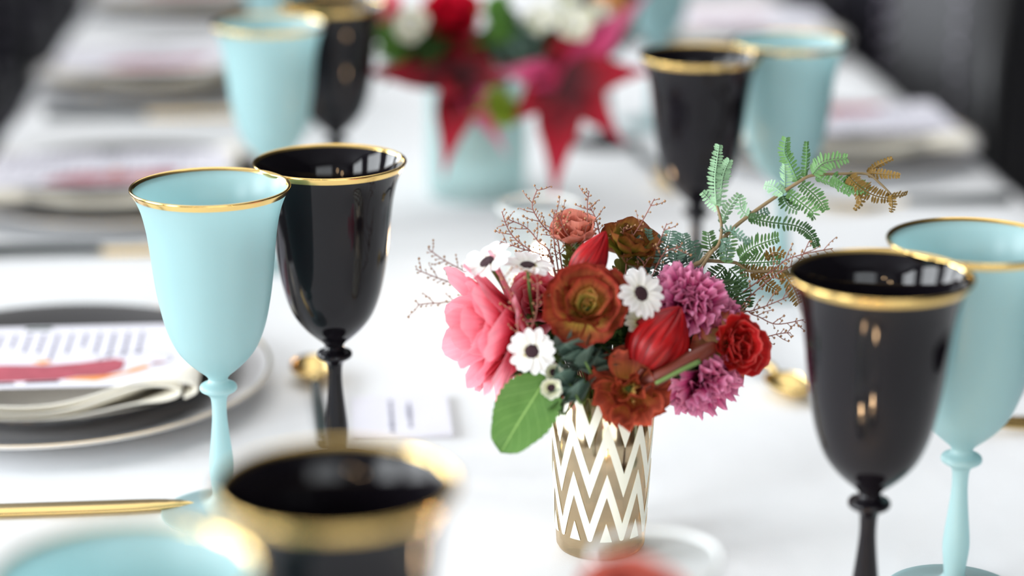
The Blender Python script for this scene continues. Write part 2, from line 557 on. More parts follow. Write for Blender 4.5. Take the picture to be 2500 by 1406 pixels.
def goblet(kind, loc, label, group):
    t = empty('wine_goblet', (loc[0], loc[1], TZ), label=label, cat='goblet', group=group)
    m = M['aqua'] if kind == 'aqua' else M['black_glass']
    bowl, stem, foot, rim = GM[kind]
    link('bowl', bowl, m, t); link('stem', stem, m, t); link('foot', foot, m, t)
    tag(link('gold_rim', rim, M['gold'], t), 'gold painted rim')
    return t


GA, GB = 'frosted aqua goblets with gold rims', 'glossy black goblets with gold rims'
for kind, (x, y), lab in (
        ('aqua', (-0.073, 1.192), 'sharply focused frosted aqua goblet standing beside the nearest left plate stack'),
        ('black', (-0.006, 1.247), 'sharply focused glossy black goblet right behind the nearest whole aqua goblet on the left'),
        ('black', (-0.004, 0.742), 'very blurred black goblet at the bottom edge, only rim and upper bowl in view'),
        ('aqua', (-0.075, 0.669), 'very blurred pale aqua goblet cut off by the bottom left corner'),
        ('black', (0.260, 0.991), 'large black goblet at the right with warm candle glints down its bowl'),
        ('aqua', (0.323, 1.047), 'large aqua goblet cut by the right picture edge, behind the large black goblet'),
        ('aqua', (0.342, 1.612), 'blurred aqua goblet behind the fern sprigs at upper right'),
        ('black', (0.266, 1.560), 'blurred black goblet behind the fern sprigs, left of the aqua goblet at upper right'),
        ('aqua', (-0.054, 1.720), 'blurred aqua goblet at upper left, second of the aqua ones up the left row'),
        ('black', (-0.003, 1.815), 'blurred black goblet at upper left, touching the view of the red leaved bouquet'),
        ('aqua', (-0.060, 2.240), 'farthest aqua goblet of the left row, mostly hidden at the top edge'),
        ('black', (-0.005, 2.345), 'farthest black goblet of the left row, hidden behind the other black ones'),
        ('aqua', (0.330, 2.208), 'farthest aqua goblet of the right row, at the top edge right of the red leaves'),
        ('black', (0.266, 2.127), 'farthest black goblet of the right row, its dark foot showing below the red leaves')):
    goblet(kind, (x, y), lab, GA if kind == 'aqua' else GB)

# ------------------------------------------------------------------ plates, napkins, menus
CH_R = 0.146
v, f = lathe(smooth_prof([(0.085, 0.0), (0.092, 0.0005), (0.105, 0.003), (0.125, 0.009), (0.1455, 0.0165), (0.1462, 0.018), (0.1452, 0.0188), (0.125, 0.0118), (0.105, 0.0058), (0.094, 0.004), (0.05, 0.0038), (0.0006, 0.0038)], 4), 96)
ME_CH = mesh('charger', v, f)
v, f = lathe(smooth_prof([(0.1440, 0.0184), (0.1456, 0.0192), (0.1464, 0.0184), (0.1463, 0.0172)], 3), 96, False)
ME_CHR = mesh('charger_rim', v, f)
PZ = 0.0042
v, f = lathe(smooth_prof([(0.075, 0.0), (0.082, 0.001), (0.094, 0.006), (0.106, 0.0130), (0.118, 0.0185), (0.1245, 0.0208), (0.1252, 0.0217), (0.1240, 0.0222), (0.117, 0.0206), (0.1045, 0.0150), (0.092, 0.0078), (0.082, 0.0045), (0.05, 0.004), (0.0006, 0.004)], 4), 96)
ME_PL = mesh('dinner_plate', v, f)
M['ink'] = plain('grey_lilac_ink', lin((92, 90, 120)), 0.8)
M['ink_pale'] = plain('pale_grey_ink', lin((140, 140, 156)), 0.8)
M['ink_dark'] = plain('dark_ink', lin((40, 40, 54)), 0.8)
M['ink_pink'] = plain('rose_watercolour', lin((170, 78, 92)), 0.8, noise_amt=0.35, scale=70)
M['ink_orange'] = plain('orange_watercolour', lin((236, 150, 70)), 0.8, noise_amt=0.1)
M['ink_green'] = plain('green_ink', lin((50, 76, 60)), 0.8)


def napkin_mesh(fl):
    """strip folded over itself: loops on the inner (table centre) side, lifted like the photo"""
    QZ = 0.72
    path = [(-0.125, 0.0), (-0.05, 0.0), (0.03, 0.0005), (0.066, 0.0015), (0.079, 0.0065), (0.076, 0.0125), (0.06, 0.0150), (0.035, 0.0118), (0.0, 0.0064), (-0.06, 0.0052), (-0.118, 0.0056),
            (-0.127, 0.0078), (-0.12, 0.0096), (-0.06, 0.0098), (0.0, 0.0128), (0.045, 0.0192), (0.072, 0.0210), (0.088, 0.0160), (0.0895, 0.0085), (0.082, 0.0025)]
    p = [(x, z * QZ) for x, z in smooth_prof(path, 6)]
    th = 0.0016
    n = len(p)
    ny = 10
    vs, fs = [], []
    for side in (0, 1):
        for j in range(ny + 1):
            yy = -0.078 + 0.156 * j / ny
            for i, (x, z) in enumerate(p):
                a = p[max(i - 1, 0)]; b_ = p[min(i + 1, n - 1)]
                tx, tz = b_[0] - a[0], b_[1] - a[1]
                l = math.hypot(tx, tz) or 1
                o_ = th * (0.5 if side else -0.5)
                wv = 0.0006 * math.sin(yy * 40 + i * 0.15)
                X_, Y_ = (x - tz / l * o_) * fl, yy
                rr = math.hypot(X_ + 0.012 * fl, Y_ - 0.02)
                q_ = min(1, max(0, (rr - 0.076) / 0.046)); q_ = q_ * q_ * (3 - 2 * q_) * 0.0178
                vs.append((X_, Y_, z + tx / l * o_ + wv + 0.0015 + q_))
    off = (ny + 1) * n
    for j in range(ny):
        for i in range(n - 1):
            a = j * n + i
            fs.append((a, a + 1, a + n + 1, a + n)); fs.append((off + a, off + a + n, off + a + n + 1, off + a + 1))
    for i in range(n - 1):
        fs.append((i, off + i, off + i + 1, i + 1))
        a = ny * n + i
        fs.append((a, a + 1, off + a + 1, off + a))
    return mesh('napkin', vs, fs)


ME_NAP = {1: napkin_mesh(1), -1: napkin_mesh(-1)}


def flat_poly(name, pts, z, m, parent, th=0.00025):
    n = len(pts)
    vs = [(x, y, z) for x, y in pts] + [(x, y, z + th) for x, y in pts]
    fs = [tuple(range(n - 1, -1, -1)), tuple(range(n, 2 * n))] + [(i, (i + 1) % n, n + (i + 1) % n, n + i) for i in range(n)]
    return link(name, mesh(name, vs, fs, smooth=False), m, parent)


def menu_card(parent_loc, fl, lab, detail):
    # the card lies on the sloping top of the napkin; diners read it from the table edge
    t = empty('menu_card', parent_loc, label=lab, cat='menu card', group='menu cards on the folded napkins')
    L0, L1, W0, W1 = -0.125, 0.084, -0.081, 0.058
    v, f = boxes([(L0, L1, W0, W1, 0, 0.0005)])
    link('card', mesh('card', v, f, smooth=False), M['card'], t)
    z = 0.00055
    rnd = random.Random(5)
    # heading bar and lines of unreadable print, running away from the diner's left to right
    flat_poly('heading', [(-0.032, 0.049), (-0.014, 0.049), (-0.014, 0.0545), (-0.032, 0.0545)], z, M['ink_green'], t)
    if detail:
        for k in range(18):
            x = -0.112 + k * 0.0094
            ln = rnd.uniform(0.03, 0.062)
            y1 = 0.04
            parts = []
            yy = y1
            while yy > y1 - ln:
                wl = rnd.uniform(0.003, 0.008)
                parts.append((x - 0.0011, x + 0.0011, yy - wl, yy, z, z + 0.0002))
                yy -= wl + 0.0022
            v, f = boxes(parts)
            link('text_line', mesh('text_line', v, f, smooth=False), M['ink'], t)
    # brush illustration near the front margin
    flat_poly('illustration', [(-0.075, -0.066), (-0.05, -0.068), (0.0, -0.066), (0.012, -0.060), (0.030, -0.059), (0.040, -0.048), (0.041, -0.028), (0.034, -0.022), (0.012, -0.030), (-0.008, -0.034), (-0.04, -0.031), (-0.055, -0.036), (-0.07, -0.052)], z, M['ink_pink'], t)
    if detail:
        flat_poly('illustration', [(0.005, -0.066), (0.025, -0.07), (0.05, -0.052), (0.058, -0.043), (0.055, -0.038), (0.046, -0.046), (0.042, -0.054), (0.03, -0.060), (0.012, -0.062)], z, M['ink_orange'], t)
        flat_poly('illustration', [(-0.02, -0.0255), (-0.012, -0.021), (-0.006, -0.026), (-0.012, -0.031)], z, M['ink_orange'], t)
        for (xa, xb, ya, yb) in ((-0.098, -0.082, -0.074, -0.07), (-0.085, -0.05, -0.0725, -0.068), (-0.05, -0.025, -0.0745, -0.0695), (-0.02, 0.003, -0.0725, -0.0675), (-0.09, -0.08, -0.066, -0.060), (-0.105, -0.098, -0.078, -0.07)):
            flat_poly('illustration', [(xa, ya), (xb, ya + 0.001), (xb - 0.002, yb), (xa + 0.002, yb - 0.001)], z, M['ink_dark'], t)
        ring = []
        arc = [(0.047 + 0.024 * math.cos(a), -0.024 + 0.017 * math.sin(a), z) for a in [k / 14 * 1.45 * PI - 0.35 * PI for k in range(15)]]
        v, f = tube(arc, 0.0004, 0.0003, 4)
        link('illustration', mesh('flourish', v, f), M['ink_dark'], t)
        flat_poly('illustration', [(0.058, -0.036), (0.068, -0.034), (0.066, -0.031), (0.059, -0.0325)], z, M['ink_pink'], t)
    if fl < 0:
        t.rotation_euler = (0, 0, PI)
    return t


NM = ('nearest', 'second', 'third', 'fourth')
for side, ys, cx in (('left', LY[:4], -0.196), ('right', RY[:4], 0.482)):
    for i, (w_, cy) in enumerate(zip(NM, ys)):
        nb = '%s setting up the %s side' % (w_, side)
        t = empty('charger_plate', (cx, cy, TZ), label='wide white charger plate with a fine gold rim, %s' % nb, cat='plate', group='white chargers')
        link('plate', ME_CH, M['white_china'], t)
        tag(link('gold_rim', ME_CHR, M['gold'], t), 'gold painted edge')
        o = tag(link('dinner_plate', ME_PL, M['black_china']), 'glossy black dinner plate lying on the white charger, %s' % nb, 'plate', 'black dinner plates')
        o.location = (cx, cy, TZ + PZ)
        fl = 1 if side == 'left' else -1
        nz_ = TZ + PZ + 0.0044
        # napkin spans the plate, resting on the raised rim
        nap = tag(link('napkin', ME_NAP[fl]), 'folded cream linen napkin on the black plate, %s' % nb, 'napkin', 'folded napkins')
        nap.data.materials.clear(); nap.data.materials.append(M['napkin'])
        nap.location = (cx + 0.012 * fl, cy - 0.02, TZ + PZ + 0.0042)
        mc = menu_card((cx + 0.012 * fl, cy - 0.023, TZ + PZ + 0.0345), fl, 'white menu card with rose drawing, %s' % nb, i < 2)
        mc.scale = (1, 0.83, 1)
        mc.rotation_euler = (0.03, 0, 0) if fl > 0 else (-0.03, 0, PI)

# ------------------------------------------------------------------ cutlery
def knife(loc, rot, lab):
    t = empty('table_knife', (loc[0], loc[1], TZ), label=lab, cat='knife', group='gold and black table knives')
    t.rotation_euler = (0, 0, rot)
    n = 14
    top, vs, fs = [], [], []
    for i in range(n + 1):
        u = i / n
        x = -0.125 + 0.125 * u
        w0 = 0.0105 * (1 if u < 0.75 else math.sqrt(max(0.0, 1 - ((u - 0.75) / 0.25) ** 2.2)))
        lo = 0.0075 * (1 if u < 0.6 else 1 - 0.92 * ((u - 0.6) / 0.4) ** 2)
        vs += [(x, -lo, 0.002), (x, w0 * 0.9 + 0.0002, 0.0022), (x, w0 * 0.9, 0.0036), (x, -lo, 0.0044)]
    for i in range(n):
        a = i * 4
        for k in range(4):
            k2 = (k + 1) % 4
            fs.append((a + k, a + k2, a + 4 + k2, a + 4 + k))
    fs += [(0, 1, 2, 3), (n * 4 + 3, n * 4 + 2, n * 4 + 1, n * 4)]
    link('blade', mesh('blade', vs, fs), M['gold_satin'], t)
    v, f = tube([(-0.23, 0, 0.0058), (-0.2, 0, 0.0062), (-0.15, 0, 0.0058), (-0.124, 0, 0.0045)], 0.0055, 0.0042, 10)
    tag(link('handle', mesh('handle', v, f), M['handle'], t), 'black handle')
    return t


def spoon(loc, rot, lab):
    t = empty('dessert_spoon', (loc[0], loc[1], TZ), label=lab, cat='spoon', group='gold bowled dessert spoons')
    t.rotation_euler = (0, 0, rot)
    vs, fs = [], []
    nr, na = 8, 28
    A, B = 0.0235, 0.0155
    for side in (0, 1):
        for i in range(nr + 1):
            r = i / nr
            for k in range(na):
                a = 2 * PI * k / na
                x = A * r * math.cos(a); yy = B * r * math.sin(a) * (1 - 0.12 * math.cos(a))
                vs.append((x, yy, 0.0012 + 0.0095 * r ** 2.2 + (0.001 if side else 0)))
    off = (nr + 1) * na
    for i in range(nr):
        for k in range(na):
            k2 = (k + 1) % na
            q = (i * na + k, i * na + k2, (i + 1) * na + k2, (i + 1) * na + k)
            fs.append(q[::-1]); fs.append(tuple(off + z for z in q))
    for k in range(na):
        k2 = (k + 1) % na
        fs.append((nr * na + k, nr * na + k2, off + nr * na + k2, off + nr * na + k))
    link('bowl', mesh('spoon_bowl', vs, fs), M['gold_satin'], t)
    v, f = tube(curve([(-0.021, 0, 0.0108), (-0.03, 0, 0.0135), (-0.042, 0, 0.0115)], 4), 0.0026, 0.0026, 8)
    link('neck', mesh('neck', v, f), M['gold_satin'], t)
    v, f = tube(curve([(-0.04, 0, 0.0118), (-0.07, 0, 0.0072), (-0.11, 0, 0.0055), (-0.138, 0, 0.0055)], 4), 0.0036, 0.0052, 10)
    tag(link('handle', mesh('handle', v, f), M['handle'], t), 'black handle')
    return t


def fork(loc, rot, lab):
    t = empty('table_fork', (loc[0], loc[1], TZ), label=lab, cat='fork', group='gold and black table forks')
    t.rotation_euler = (0, 0, rot)
    for k in range(4):
        yy = (k - 1.5) * 0.0058
        v, f = tube(curve([(-0.044, yy, 0.0042), (-0.025, yy, 0.0062), (-0.01, yy, 0.0102), (0, yy * 0.9, 0.0145)], 4), 0.0016, 0.0009, 6)
        link('tine', mesh('tine', v, f), M['gold_satin'], t)
    sec = [(-0.095, 0.003, 0.0075), (-0.075, 0.0042, 0.0052), (-0.06, 0.0095, 0.0036), (-0.043, 0.0105, 0.0042)]
    vs, fs = [], []
    for x, w, z in smooth_prof(sec, 5):
        vs += [(x, -w, z + 0.0008), (x, w, z + 0.0008), (x, w, z - 0.001), (x, -w, z - 0.001)]
    n = len(vs) // 4
    for i in range(n - 1):
        for k in range(4):
            k2 = (k + 1) % 4
            fs.append((i * 4 + k, i * 4 + k2, i * 4 + 4 + k2, i * 4 + 4 + k))
    fs += [(3, 2, 1, 0), (n * 4 - 4, n * 4 - 3, n * 4 - 2, n * 4 - 1)]
    link('root', mesh('root', vs, fs), M['gold_satin'], t)
    v, f = tube(curve([(-0.093, 0, 0.0078), (-0.14, 0, 0.0068), (-0.19, 0, 0.0056)], 4), 0.0038, 0.0052, 10)
    tag(link('handle', mesh('handle', v, f), M['handle'], t), 'black handle')
    return t


knife((-0.090, 1.199), 0.0, 'gold bladed knife lying in front of the nearest left plate stack')
knife((-0.075, 1.755), 0.0, 'blurred black handled knife between the nearest and second left settings')
knife((-0.080, 2.285), 0.0, 'faint blurred knife between the second and third left settings')
spoon((-0.022, 1.424), PI / 2 + 0.06, 'gold bowled spoon with a black handle beside the sharp black goblet stem')
spoon((-0.012, 1.965), PI / 2, 'gold bowled spoon of the second left setting, hidden behind the black goblet')
spoon((0.299, 1.361), -PI / 2 + 0.27, 'gold bowled spoon with a black handle right of the flower vase')
spoon((0.305, 1.935), -PI / 2 + 0.1, 'blurred gold spoon left of the blurred black goblet stem at upper right')
fork((0.399, 1.286), PI + 0.10, 'gold fork tips at the right picture edge beside the large aqua goblet')
fork((0.412, 1.845), PI + 0.06, 'blurred gold fork in front of the second right plate')

# name card, a tent of white paper with two lines of print
t = empty('name_card', (0.036, 1.343, TZ), label='small white name card with grey print right of the sharp black goblet stem', cat='name card')
vs = [(-0.032, -0.039, 0.0004), (0.032, -0.039, 0.0004), (0.032, 0.039, 0.0004), (-0.032, 0.039, 0.0004), (-0.032, -0.039, 0.0016), (0.032, -0.039, 0.004), (0.032, 0.039, 0.004), (-0.032, 0.039, 0.0016)]
fs = [(3, 2, 1, 0), (4, 5, 6, 7), (0, 1, 5, 4), (1, 2, 6, 5), (2, 3, 7, 6), (3, 0, 4, 7)]
link('card', mesh('card', vs, fs, smooth=False), M['card'], t)
rnd = random.Random(3)
for k, (x, ya, yb) in enumerate(((-0.006, 0.028, -0.034), (0.006, 0.022, -0.026))):
    parts = []
    yy = ya
    while yy > yb:
        wl = rnd.uniform(0.0025, 0.005)
        hgt = rnd.uniform(0.0010, 0.0022)
        zz = 0.0016 + (x + 0.032) / 0.064 * 0.0024
        parts.append((x - hgt, x + hgt * 0.6, yy - wl, yy, zz - 0.0001, zz + 0.0003))
        yy -= wl + 0.0014
    v, f = boxes(parts)
    link('text_line', mesh('text_line', v, f, smooth=False), M['ink_pale'], t)

# ------------------------------------------------------------------ glass vases and votives
def votive(loc, r, h, lab):
    t = empty('clear_tumbler', (loc[0], loc[1], TZ), label=lab, cat='glass')
    th = 0.0018
    v, f = lathe([(r * 0.8, 0), (r * 0.84, 0.001), (r * 0.93, h * 0.5), (r, h - 0.001), (r - th * 0.5, h), (r - th, h - 0.001), (r * 0.93 - th, h * 0.5), (r * 0.84 - th, 0.008), (0.0006, 0.007)], 64)
    link('body', mesh('tumbler', v, f), M['clear'], t)
    v, f = lathe([(r + 0.0002, h - 0.0016), (r + 0.0004, h - 0.0004), (r - th * 0.5, h + 0.0004), (r - th - 0.0004, h - 0.0004), (r - th - 0.0002, h - 0.0016)], 64, False)  # off-white ring, paints the bright highlight along the clear rim
    tag(link('rim', mesh('tumbler_rim', v, f), plain('rim_highlight_white', (0.9, 0.93, 0.92, 1), 0.05), t), 'glass rim with its highlight painted white')
    return t


p = on(1315, 500, 0.08)
votive((p.x, p.y), 0.0315, 0.08, 'empty clear glass tumbler behind the flowers in the gold vase')
flame_m, nt, b, o = new_mat('candle_flame')
setp(b, Base_Color=(1, 0.75, 0.5, 1)); b.inputs['Emission Color'].default_value = (1, 0.62, 0.34, 1); b.inputs['Emission Strength'].default_value = 150
M['wax'] = plain('white_wax', lin((240, 236, 226)), 0.5)


def tealight(x, y, lab):
    t = empty('tealight_candle', (x, y, TZ + 0.0075), label=lab, cat='candle')
    v, f = lathe([(0.0185, 0), (0.0188, 0.001), (0.0188, 0.013), (0.0172, 0.014), (0.0006, 0.0132)], 32)
    link('wax', mesh('wax', v, f), M['wax'], t)
    v, f = tube([(0, 0, 0.013), (0.0004, 0, 0.018)], 0.0006, 0.0005, 6)
    link('wick', mesh('wick', v, f), M['handle'], t)
    v, f = lathe(smooth_prof([(0.0004, 0.0165), (0.0034, 0.0205), (0.0040, 0.0240), (0.0026, 0.0310), (0.0005, 0.0385)], 4), 16)
    link('flame', mesh('flame', v, f), flame_m, t)


tealight(p.x, p.y, 'lit tealight in the empty looking tumbler behind the flowers')
for q, (cx, cy, w_) in enumerate(((0.155, 0.845, 'nearer the vase'), (0.20, 0.80, 'nearer the large black goblet'))):
    votive((cx, cy), 0.0300, 0.07, 'low clear tumbler just below the picture, the one ' + w_)
    tealight(cx, cy, 'lit tealight just below the picture, the one ' + w_)
p = on(1600, 1352, 0.12)
TUM = (p.x, p.y)
votive(TUM, 0.0285, 0.12, 'clear glass tumbler at the bottom edge, behind the blurred coral rose')

# gold vase with raised cream zigzags
VASE = Vector((0.142, 1.128, TZ))
VH, VR0, VR1 = 0.098, 0.0250, 0.0298
M['mirror_gold'] = plain('mercury_gold', (0.74, 0.60, 0.40, 1), 0.12, metal=1.0, noise_amt=0.3, scale=70, bump=0.04)
M['zigzag'] = plain('cream_enamel', lin((238, 240, 226)), 0.35, noise_amt=0.02)
_nt = M['mirror_gold'].node_tree
_o = next(n for n in _nt.nodes if n.type == 'OUTPUT_MATERIAL'); _b = next(n for n in _nt.nodes if n.type == 'BSDF_PRINCIPLED')
_tp = _nt.nodes.new('ShaderNodeBsdfTransparent'); _tp.inputs['Color'].default_value = (0.93, 0.80, 0.60, 1)
_mx = _nt.nodes.new('ShaderNodeMixShader'); _mx.inputs[0].default_value = 0.45
_nt.links.new(_b.outputs[0], _mx.inputs[1]); _nt.links.new(_tp.outputs[0], _mx.inputs[2]); _nt.links.new(_mx.outputs[0], _o.inputs['Surface'])
t = empty('flower_vase', VASE, label='small gold mirrored glass vase with cream zigzag bands, holding the sharp bouquet', cat='vase')


def vr(h):
    return VR0 + (VR1 - VR0) * h / VH


v, f = lathe([(VR0 - 0.004, 0), (VR0 - 0.0012, 0.0008), (VR0, 0.003), (vr(0.05), 0.05), (VR1, VH - 0.0006), (VR1 - 0.0008, VH), (VR1 - 0.0016, VH - 0.0006), (VR0 - 0.0018, 0.006), (0.0006, 0.005)], 108)
link('body', mesh('vase_body', v, f), M['mirror_gold'], t)
NPER, VPER, AMP, THK = 9, 0.0297, 0.0305, 0.0138
zb0, zb1 = 0.0125, VH - 0.0004
ncol = NPER * 16
phase = math.atan2((-FH).y, (-FH).x) + 0.075
for b_ in range(-2, 5):
    vs, fs = [], []
    idx = {}
    for c in range(ncol):
        quad = []
        for cc in (c, c + 1):
            a = 2 * PI * cc / ncol
            tt = (cc % 16) / 16
            tri = abs(2 * tt - 1)
            lo = max(zb0, min(zb1, 0.0245 + b_ * VPER - AMP * 0 + (tri - 0.5) * AMP))
            hi = max(zb0, min(zb1, 0.0245 + b_ * VPER + THK + (tri - 0.5) * AMP))
            quad.append((a, lo, hi))
        if all(q[2] - q[1] < 1e-5 for q in quad): continue
        base = len(vs)
        for (a, lo, hi) in quad:
            for h, rr in ((lo, 0.00005), (hi, 0.00005), (hi, 0.00035), (lo, 0.00035)):
                r = vr(h) + rr
                vs.append((r * math.cos(a + phase), r * math.sin(a + phase), h))
        B0 = base
        fs += [(B0 + 3, B0 + 7, B0 + 6, B0 + 2), (B0 + 1, B0 + 2, B0 + 6, B0 + 5), (B0, B0 + 4, B0 + 7, B0 + 3)]
    if fs:
        tag(link('zigzag_band', mesh('zigzag_band', vs, fs, smooth=False), M['zigzag'], t), 'cream zigzag band')

# blue grey vase of the rear bouquet
RVASE = Vector((0.125, 1.937, TZ))
M['aqua_vase'] = mat_frosted('pale_aqua_glass', (0.76, 0.90, 0.90, 1), 0.5, 0.45, 0.1)
t = empty('flower_vase', RVASE, label='blurred pale blue green glass vase under the red star leaved bouquet', cat='vase')
v, f = lathe(smooth_prof([(0.040, 0), (0.044, 0.001), (0.0455, 0.02), (0.046, 0.06), (0.046, 0.104), (0.0452, 0.1055), (0.044, 0.104), (0.0435, 0.06), (0.042, 0.012), (0.0006, 0.010)], 3), 64)
link('body', mesh('rear_vase', v, f), M['aqua_vase'], t)

# ------------------------------------------------------------------ flower tools
def petal_mesh(name, L, W, e0, e1, cup=0.3, ruffle=0.0, freq=3.0, tip=0.25, base=0.25, point=False, serr=0.0, nu=9, nv=8, bend=1.4, seed=0, off=(0.0, 0.0)):
    rnd = random.Random(seed)
    ph = rnd.uniform(0, 6)
    K = 48
    cx, cz = [off[0]], [off[1]]
    for k in range(K):
        e = e0 + (e1 - e0) * ((k + 0.5) / K) ** bend
        cx.append(cx[-1] + math.cos(e) * L / K); cz.append(cz[-1] + math.sin(e) * L / K)
    vs, fs, uvs = [], [], []
    for i in range(nu + 1):
        for j in range(nv + 1):
            u = i / nu; v = j / nv * 2 - 1
            ue = u * (1 - tip * abs(v) ** 2.2)
            if serr and i == nu: ue += serr * (1 if j % 2 == 0 else -0.6)
            ue = max(0, min(1.0, ue))
            k = ue * K; k0 = min(int(k), K - 1); fr_ = k - k0
            X = cx[k0] + (cx[k0 + 1] - cx[k0]) * fr_; Zz = cz[k0] + (cz[k0 + 1] - cz[k0]) * fr_
            e = e0 + (e1 - e0) * max(1e-6, ue) ** bend
            if point: w = W * (base + (1 - base) * math.sin(PI * min(1, u * 0.999) ** 0.8) ** 0.9) * (1 if u < 0.5 else 1 - ((u - 0.5) / 0.5) ** 2 * 0.55)
            else: w = W * (base + (1 - base) * math.sin(PI / 2 * min(1, u * 1.25)))
            d = cup * (v * v) * w * 0.9 + ruffle * W * math.sin(freq * PI * v + ph) * u ** 2
            nx_, nz_ = -math.sin(e), math.cos(e)
            vs.append((X + nx_ * d, v * w * (1 - 0.25 * abs(cup) * abs(v)), Zz + nz_ * d))
            uvs.append(((v + 1) / 2, u))
    for i in range(nu):
        for j in range(nv):
            a = i * (nv + 1) + j
            fs.append((a, a + 1, a + nv + 2, a + nv + 1))
    return mesh(name, vs, fs, uvs)


def spin_frame(pos, axis, spin=0.0):
    q = Vector((0, 0, 1)).rotation_difference(axis.normalized())
    return q @ Matrix.Rotation(spin, 3, 'Z').to_quaternion()


def head(name, pos, axis, label, cat='flower', group=None, spin=0.0):
    return empty(name, pos, spin_frame(pos, axis, spin), label=label, cat=cat, group=group)


def route(head_w, root):
    """points from a flower head over the lip of its vase and down inside it (world space)"""
    root = Vector(root)
    for base, h, rad in ((VASE, VH, 0.022), (RVASE, 0.106, 0.036)):
        d = root - base
        if math.hypot(d.x, d.y) < 0.04:
            out = Vector((head_w.x - base.x, head_w.y - base.y, 0))
            l = out.length or 1
            mouth = base + out / l * min(l * 0.6, rad) + Vector((0, 0, h + 0.006))
            low = base + Vector((d.x, d.y, 0)) * 0.8 + Vector((0, 0, 0.03))
            return [mouth, mouth.lerp(low, 0.45) - out / l * 0.004, low]
    return [root]


def add_stem(t, root, m, r=0.0016, bend=0.4, name='stem', start=0.0):
    """from the head over the vase lip to a point inside the vase"""
    mw = Matrix.Translation(t.location) @ t.rotation_quaternion.to_matrix().to_4x4()
    inv = mw.inverted()
    R = [inv @ p for p in route(Vector(t.location), root)]
    back = Vector((0, 0, -0.35 * R[0].length))
    v, f = tube(curve([Vector((0, 0, -start)), back * 0.7 + R[0] * 0.25] + R, 6), r, r, 7)
    return link(name, mesh(name, v, f), m, t)


def ring(t, me, m, n, tilt_j=0.1, spin0=0.0, sc_j=0.08, rnd=random, only=None, zoff=0.0):
    for k in range(n):
        a = spin0 + 2 * PI * k / n + rnd.uniform(-0.12, 0.12)
        s = 1 + rnd.uniform(-sc_j, sc_j)
        mw = Matrix.Translation((0, 0, zoff)) @ Matrix.Rotation(a, 4, 'Z') @ Matrix.Rotation(rnd.uniform(-tilt_j, tilt_j), 4, 'Y') @ Matrix.Rotation(rnd.uniform(-tilt_j, tilt_j), 4, 'X') @ Matrix.Scale(s, 4)
        link('petal', me, m, t, mw)


M['stem'] = plain('green_stem', lin((92, 120, 60)), 0.5, noise_amt=0.2)
M['stem_brown'] = plain('brown_red_stem', lin((104, 40, 24)), 0.5, noise_amt=0.3)
M['stem_olive'] = plain('olive_twig', lin((132, 112, 78)), 0.6, noise_amt=0.2)
M['sepal'] = mat_petal('green_sepal', [(0, (110, 140, 60)), (1, (150, 170, 80))])
VIN = VASE + Vector((0, 0, 0.02))


def vin(dx=0.0, dy=0.0):
    return VASE + RV * dx + FH * dy + Vector((0, 0, 0.03))


D0 = 1.196                                    # depth of the middle of the bouquet
S = D0 / F_PX                                 # metres per photo pixel there

# petal materials
M['pink'] = mat_petal('pink_rose_petal', [(0.0, (170, 8, 24)), (0.28, (226, 40, 70)), (0.55, (246, 108, 130)), (1.0, (253, 176, 190))], vein=0.06, trans=0.32)
M['brown'] = mat_petal('rust_rose_petal', [(0.0, (150, 150, 44)), (0.4, (214, 176, 84)), (0.68, (190, 104, 66)), (1.0, (132, 42, 28))], vein=0.16, edge=(160, 58, 44), edge_w=0.84)
M['brown_in'] = mat_petal('rust_rose_inner', [(0.0, (140, 140, 40)), (0.5, (214, 206, 104)), (0.85, (226, 190, 110)), (1.0, (206, 120, 80))], vein=0.1)
M['rust'] = mat_petal('rust_orange_petal', [(0.0, (210, 190, 80)), (0.3, (190, 116, 54)), (0.7, (150, 58, 36)), (1.0, (166, 74, 54))], vein=0.16, edge=(196, 84, 58), edge_w=0.84)
M['red_stripe'] = mat_petal('red_striped_bud', [(0.0, (140, 8, 12)), (0.5, (184, 16, 20)), (1.0, (170, 10, 24))], vein=0.45, rough=0.4, trans=0.12)
M['magenta'] = mat_petal('magenta_carnation', [(0.0, (40, 0, 18)), (0.5, (112, 8, 56)), (0.66, (200, 66, 130)), (1.0, (240, 158, 196))], vein=0.12, trans=0.2)  # darkened petal bases paint the shade inside the crevices
M['redrose'] = mat_petal('red_rose_petal', [(0.0, (196, 160, 90)), (0.25, (206, 84, 60)), (0.6, (214, 42, 38)), (1.0, (178, 16, 26))], vein=0.08, edge=(222, 92, 86), edge_w=0.9)
M['blush'] = mat_petal('blush_green_petal', [(0.0, (150, 180, 60)), (0.4, (206, 190, 130)), (0.8, (206, 130, 96)), (1.0, (186, 70, 54))], vein=0.1)
M['peach'] = mat_petal('peach_petal', [(0.0, (140, 130, 50)), (0.4, (222, 142, 112)), (1.0, (230, 152, 134))], vein=0.08)
M['olive_rose'] = mat_petal('olive_rose_petal', [(0.0, (110, 120, 30)), (0.5, (150, 140, 50)), (0.8, (150, 100, 46)), (1.0, (120, 54, 30))], vein=0.12)
M['white_petal'] = mat_petal('white_daisy_petal', [(0.0, (232, 228, 190)), (0.18, (248, 247, 240)), (1.0, (252, 252, 252))], vein=0.03)
M['cream_petal'] = mat_petal('cream_green_petal', [(0.0, (150, 170, 90)), (0.4, (220, 222, 180)), (1.0, (244, 243, 230))], vein=0.03)
M['disc'] = plain('dark_plum_disc', lin((46, 16, 26)), 0.8, noise_amt=0.5, scale=900, bump=0.5)
M['disc_edge'] = plain('ochre_ring', lin((176, 160, 80)), 0.8)


